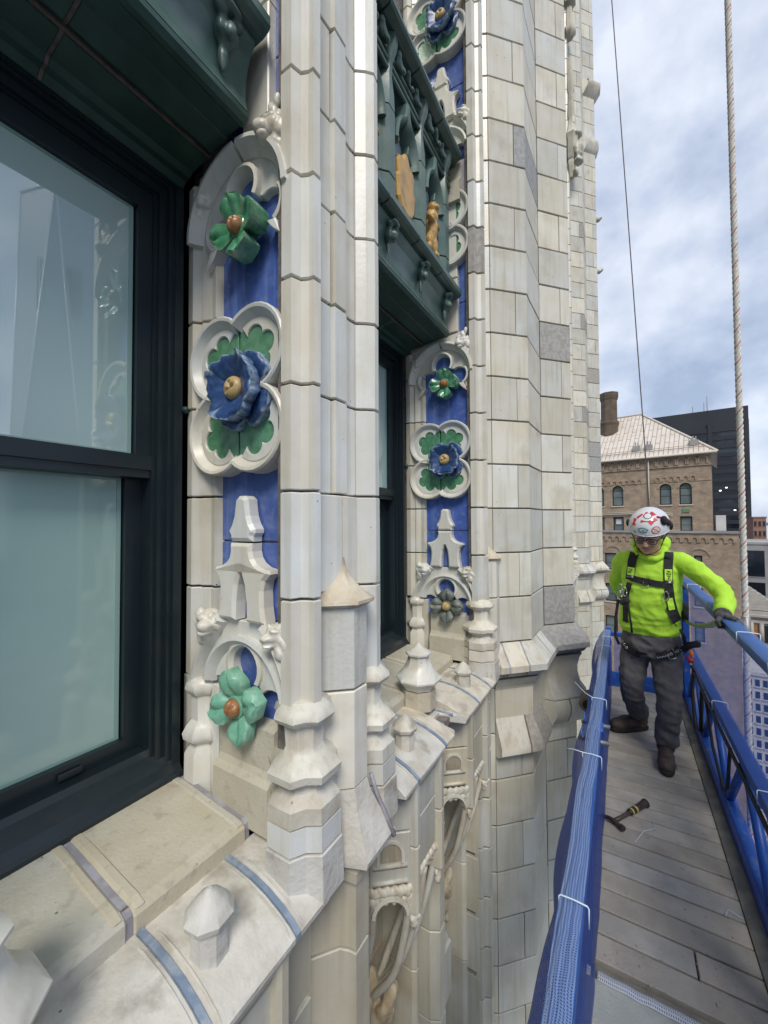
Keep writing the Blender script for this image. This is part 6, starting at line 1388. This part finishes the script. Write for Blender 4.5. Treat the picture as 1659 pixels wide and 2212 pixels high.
box('wall', 16.2, 34, 88, 104, GZ, -15.2, 'stone_far', cl, 0)
for z, p in ((-15.6, .7), (-16.6, .35), (-20.6, .6), (-21.4, .3), (-24.2, .5)): box('cornice', 16.0-p*.4, 34.3, 88-p, 88.2, z-.45, z, 'stone_far', cl, .05)
for i in range(9):
    x = 16.9+i*1.25; tube('column', [(x, 87.75, -20.5), (x, 87.75, -17.0)], [.34, .28], 'stone_far', cl, 10); o = box('window', x+.35, x+.95, 87.93, 88.1, -20.2, -17.4, 'bud_brown' if i % 2 else 'window_dark', cl, 0)
    box('window', x+.3, x+.85, 87.9, 88.1, -26.6, -25.0, 'window_dark', cl, 0)
sr = empty('stepped_stone_roof', (19, 91, -16), 'stepped stone pyramid roof topped by a golden ball', 'roof')
for k in range(10):
    q = k*.36; box('step', 16.4+q*.2, 22.6-q*1.55, 88.6+q*.3, 95-q*.3, -15.1+k*.46, -14.66+k*.46, 'stone_far', sr, .02)
loft('ball_finial', [[(17.5+r*cos(2*pi*i/12), 90.2+r*sin(2*pi*i/12), z) for i in range(12)] for z, r in ((-10.6, .5), (-10.3, .66), (-10.1, .5), (-10.0, .55), (-9.6, .58), (-9.2, .42), (-8.95, .1))], 'gold_far', sr, smooth=True)
cr_ = MB(); cr_.box(22.8, 34, 90, 96, -15.1, -12.6); cr_.add(rings_VF([[(22.6, 89.8, -12.6), (34, 89.8, -12.6), (34, 96, -12.6), (22.6, 96, -12.6)], [(23.6, 91.5, -11.2), (34, 91.5, -11.2), (34, 95, -11.2), (23.6, 95, -11.2)]])); cr_.build('copper_roof', 'copper_far', sr)
# ---- tall glass tower across the street: seen only as a reflection in the window panes
AZ = R(70.8); D0 = 520; tx, ty = D0*sin(AZ), D0*cos(AZ)
gt = empty('glass_tower', (tx, ty, GZ), 'tall tapering glass tower mirrored in the near window', 'building')
def sq(h, z, rot): return [(tx+h*math.sqrt(2)*cos(R(45+90*i+rot)), ty+h*math.sqrt(2)*sin(R(45+90*i+rot)), z) for i in range(4)]
rot = -70.8+8
Bq = sq(31, GZ+57, rot); Tq = sq(22, 332, rot+45); V = Bq+Tq+sq(31, GZ, rot); F = []
for i in range(4): F += [(i, (i+1) % 4, 4+i), (4+i, (i+1) % 4, 4+(i+1) % 4)]
F += [(4, 5, 6, 7)]+[(8+i, 8+(i+1) % 4, (i+1) % 4, i) for i in range(4)]
obj('facet', V, F, 'reflect_glass', gt)
for i in range(4):
    tube('edge_trim', [Bq[i], Tq[i]], .7, 'reflect_edge', gt, 5); tube('edge_trim', [Bq[(i+1) % 4], Tq[i]], .7, 'reflect_edge', gt, 5); tube('parapet_trim', [Tq[i], Tq[(i+1) % 4]], 1.6, 'reflect_edge', gt, 5)
c0 = Vector((tx, ty, 0)); dirc = -c0.normalized(); side = Vector((-dirc.y, dirc.x, 0))
for k in range(16):
    p = c0+dirc*29.5+side*(-17+k*2.2); tube('louvre', [(p.x, p.y, 205), (p.x, p.y, 255)], .45, 'black_steel', gt, 4)
bpy.data.scenes.remove(TMP)
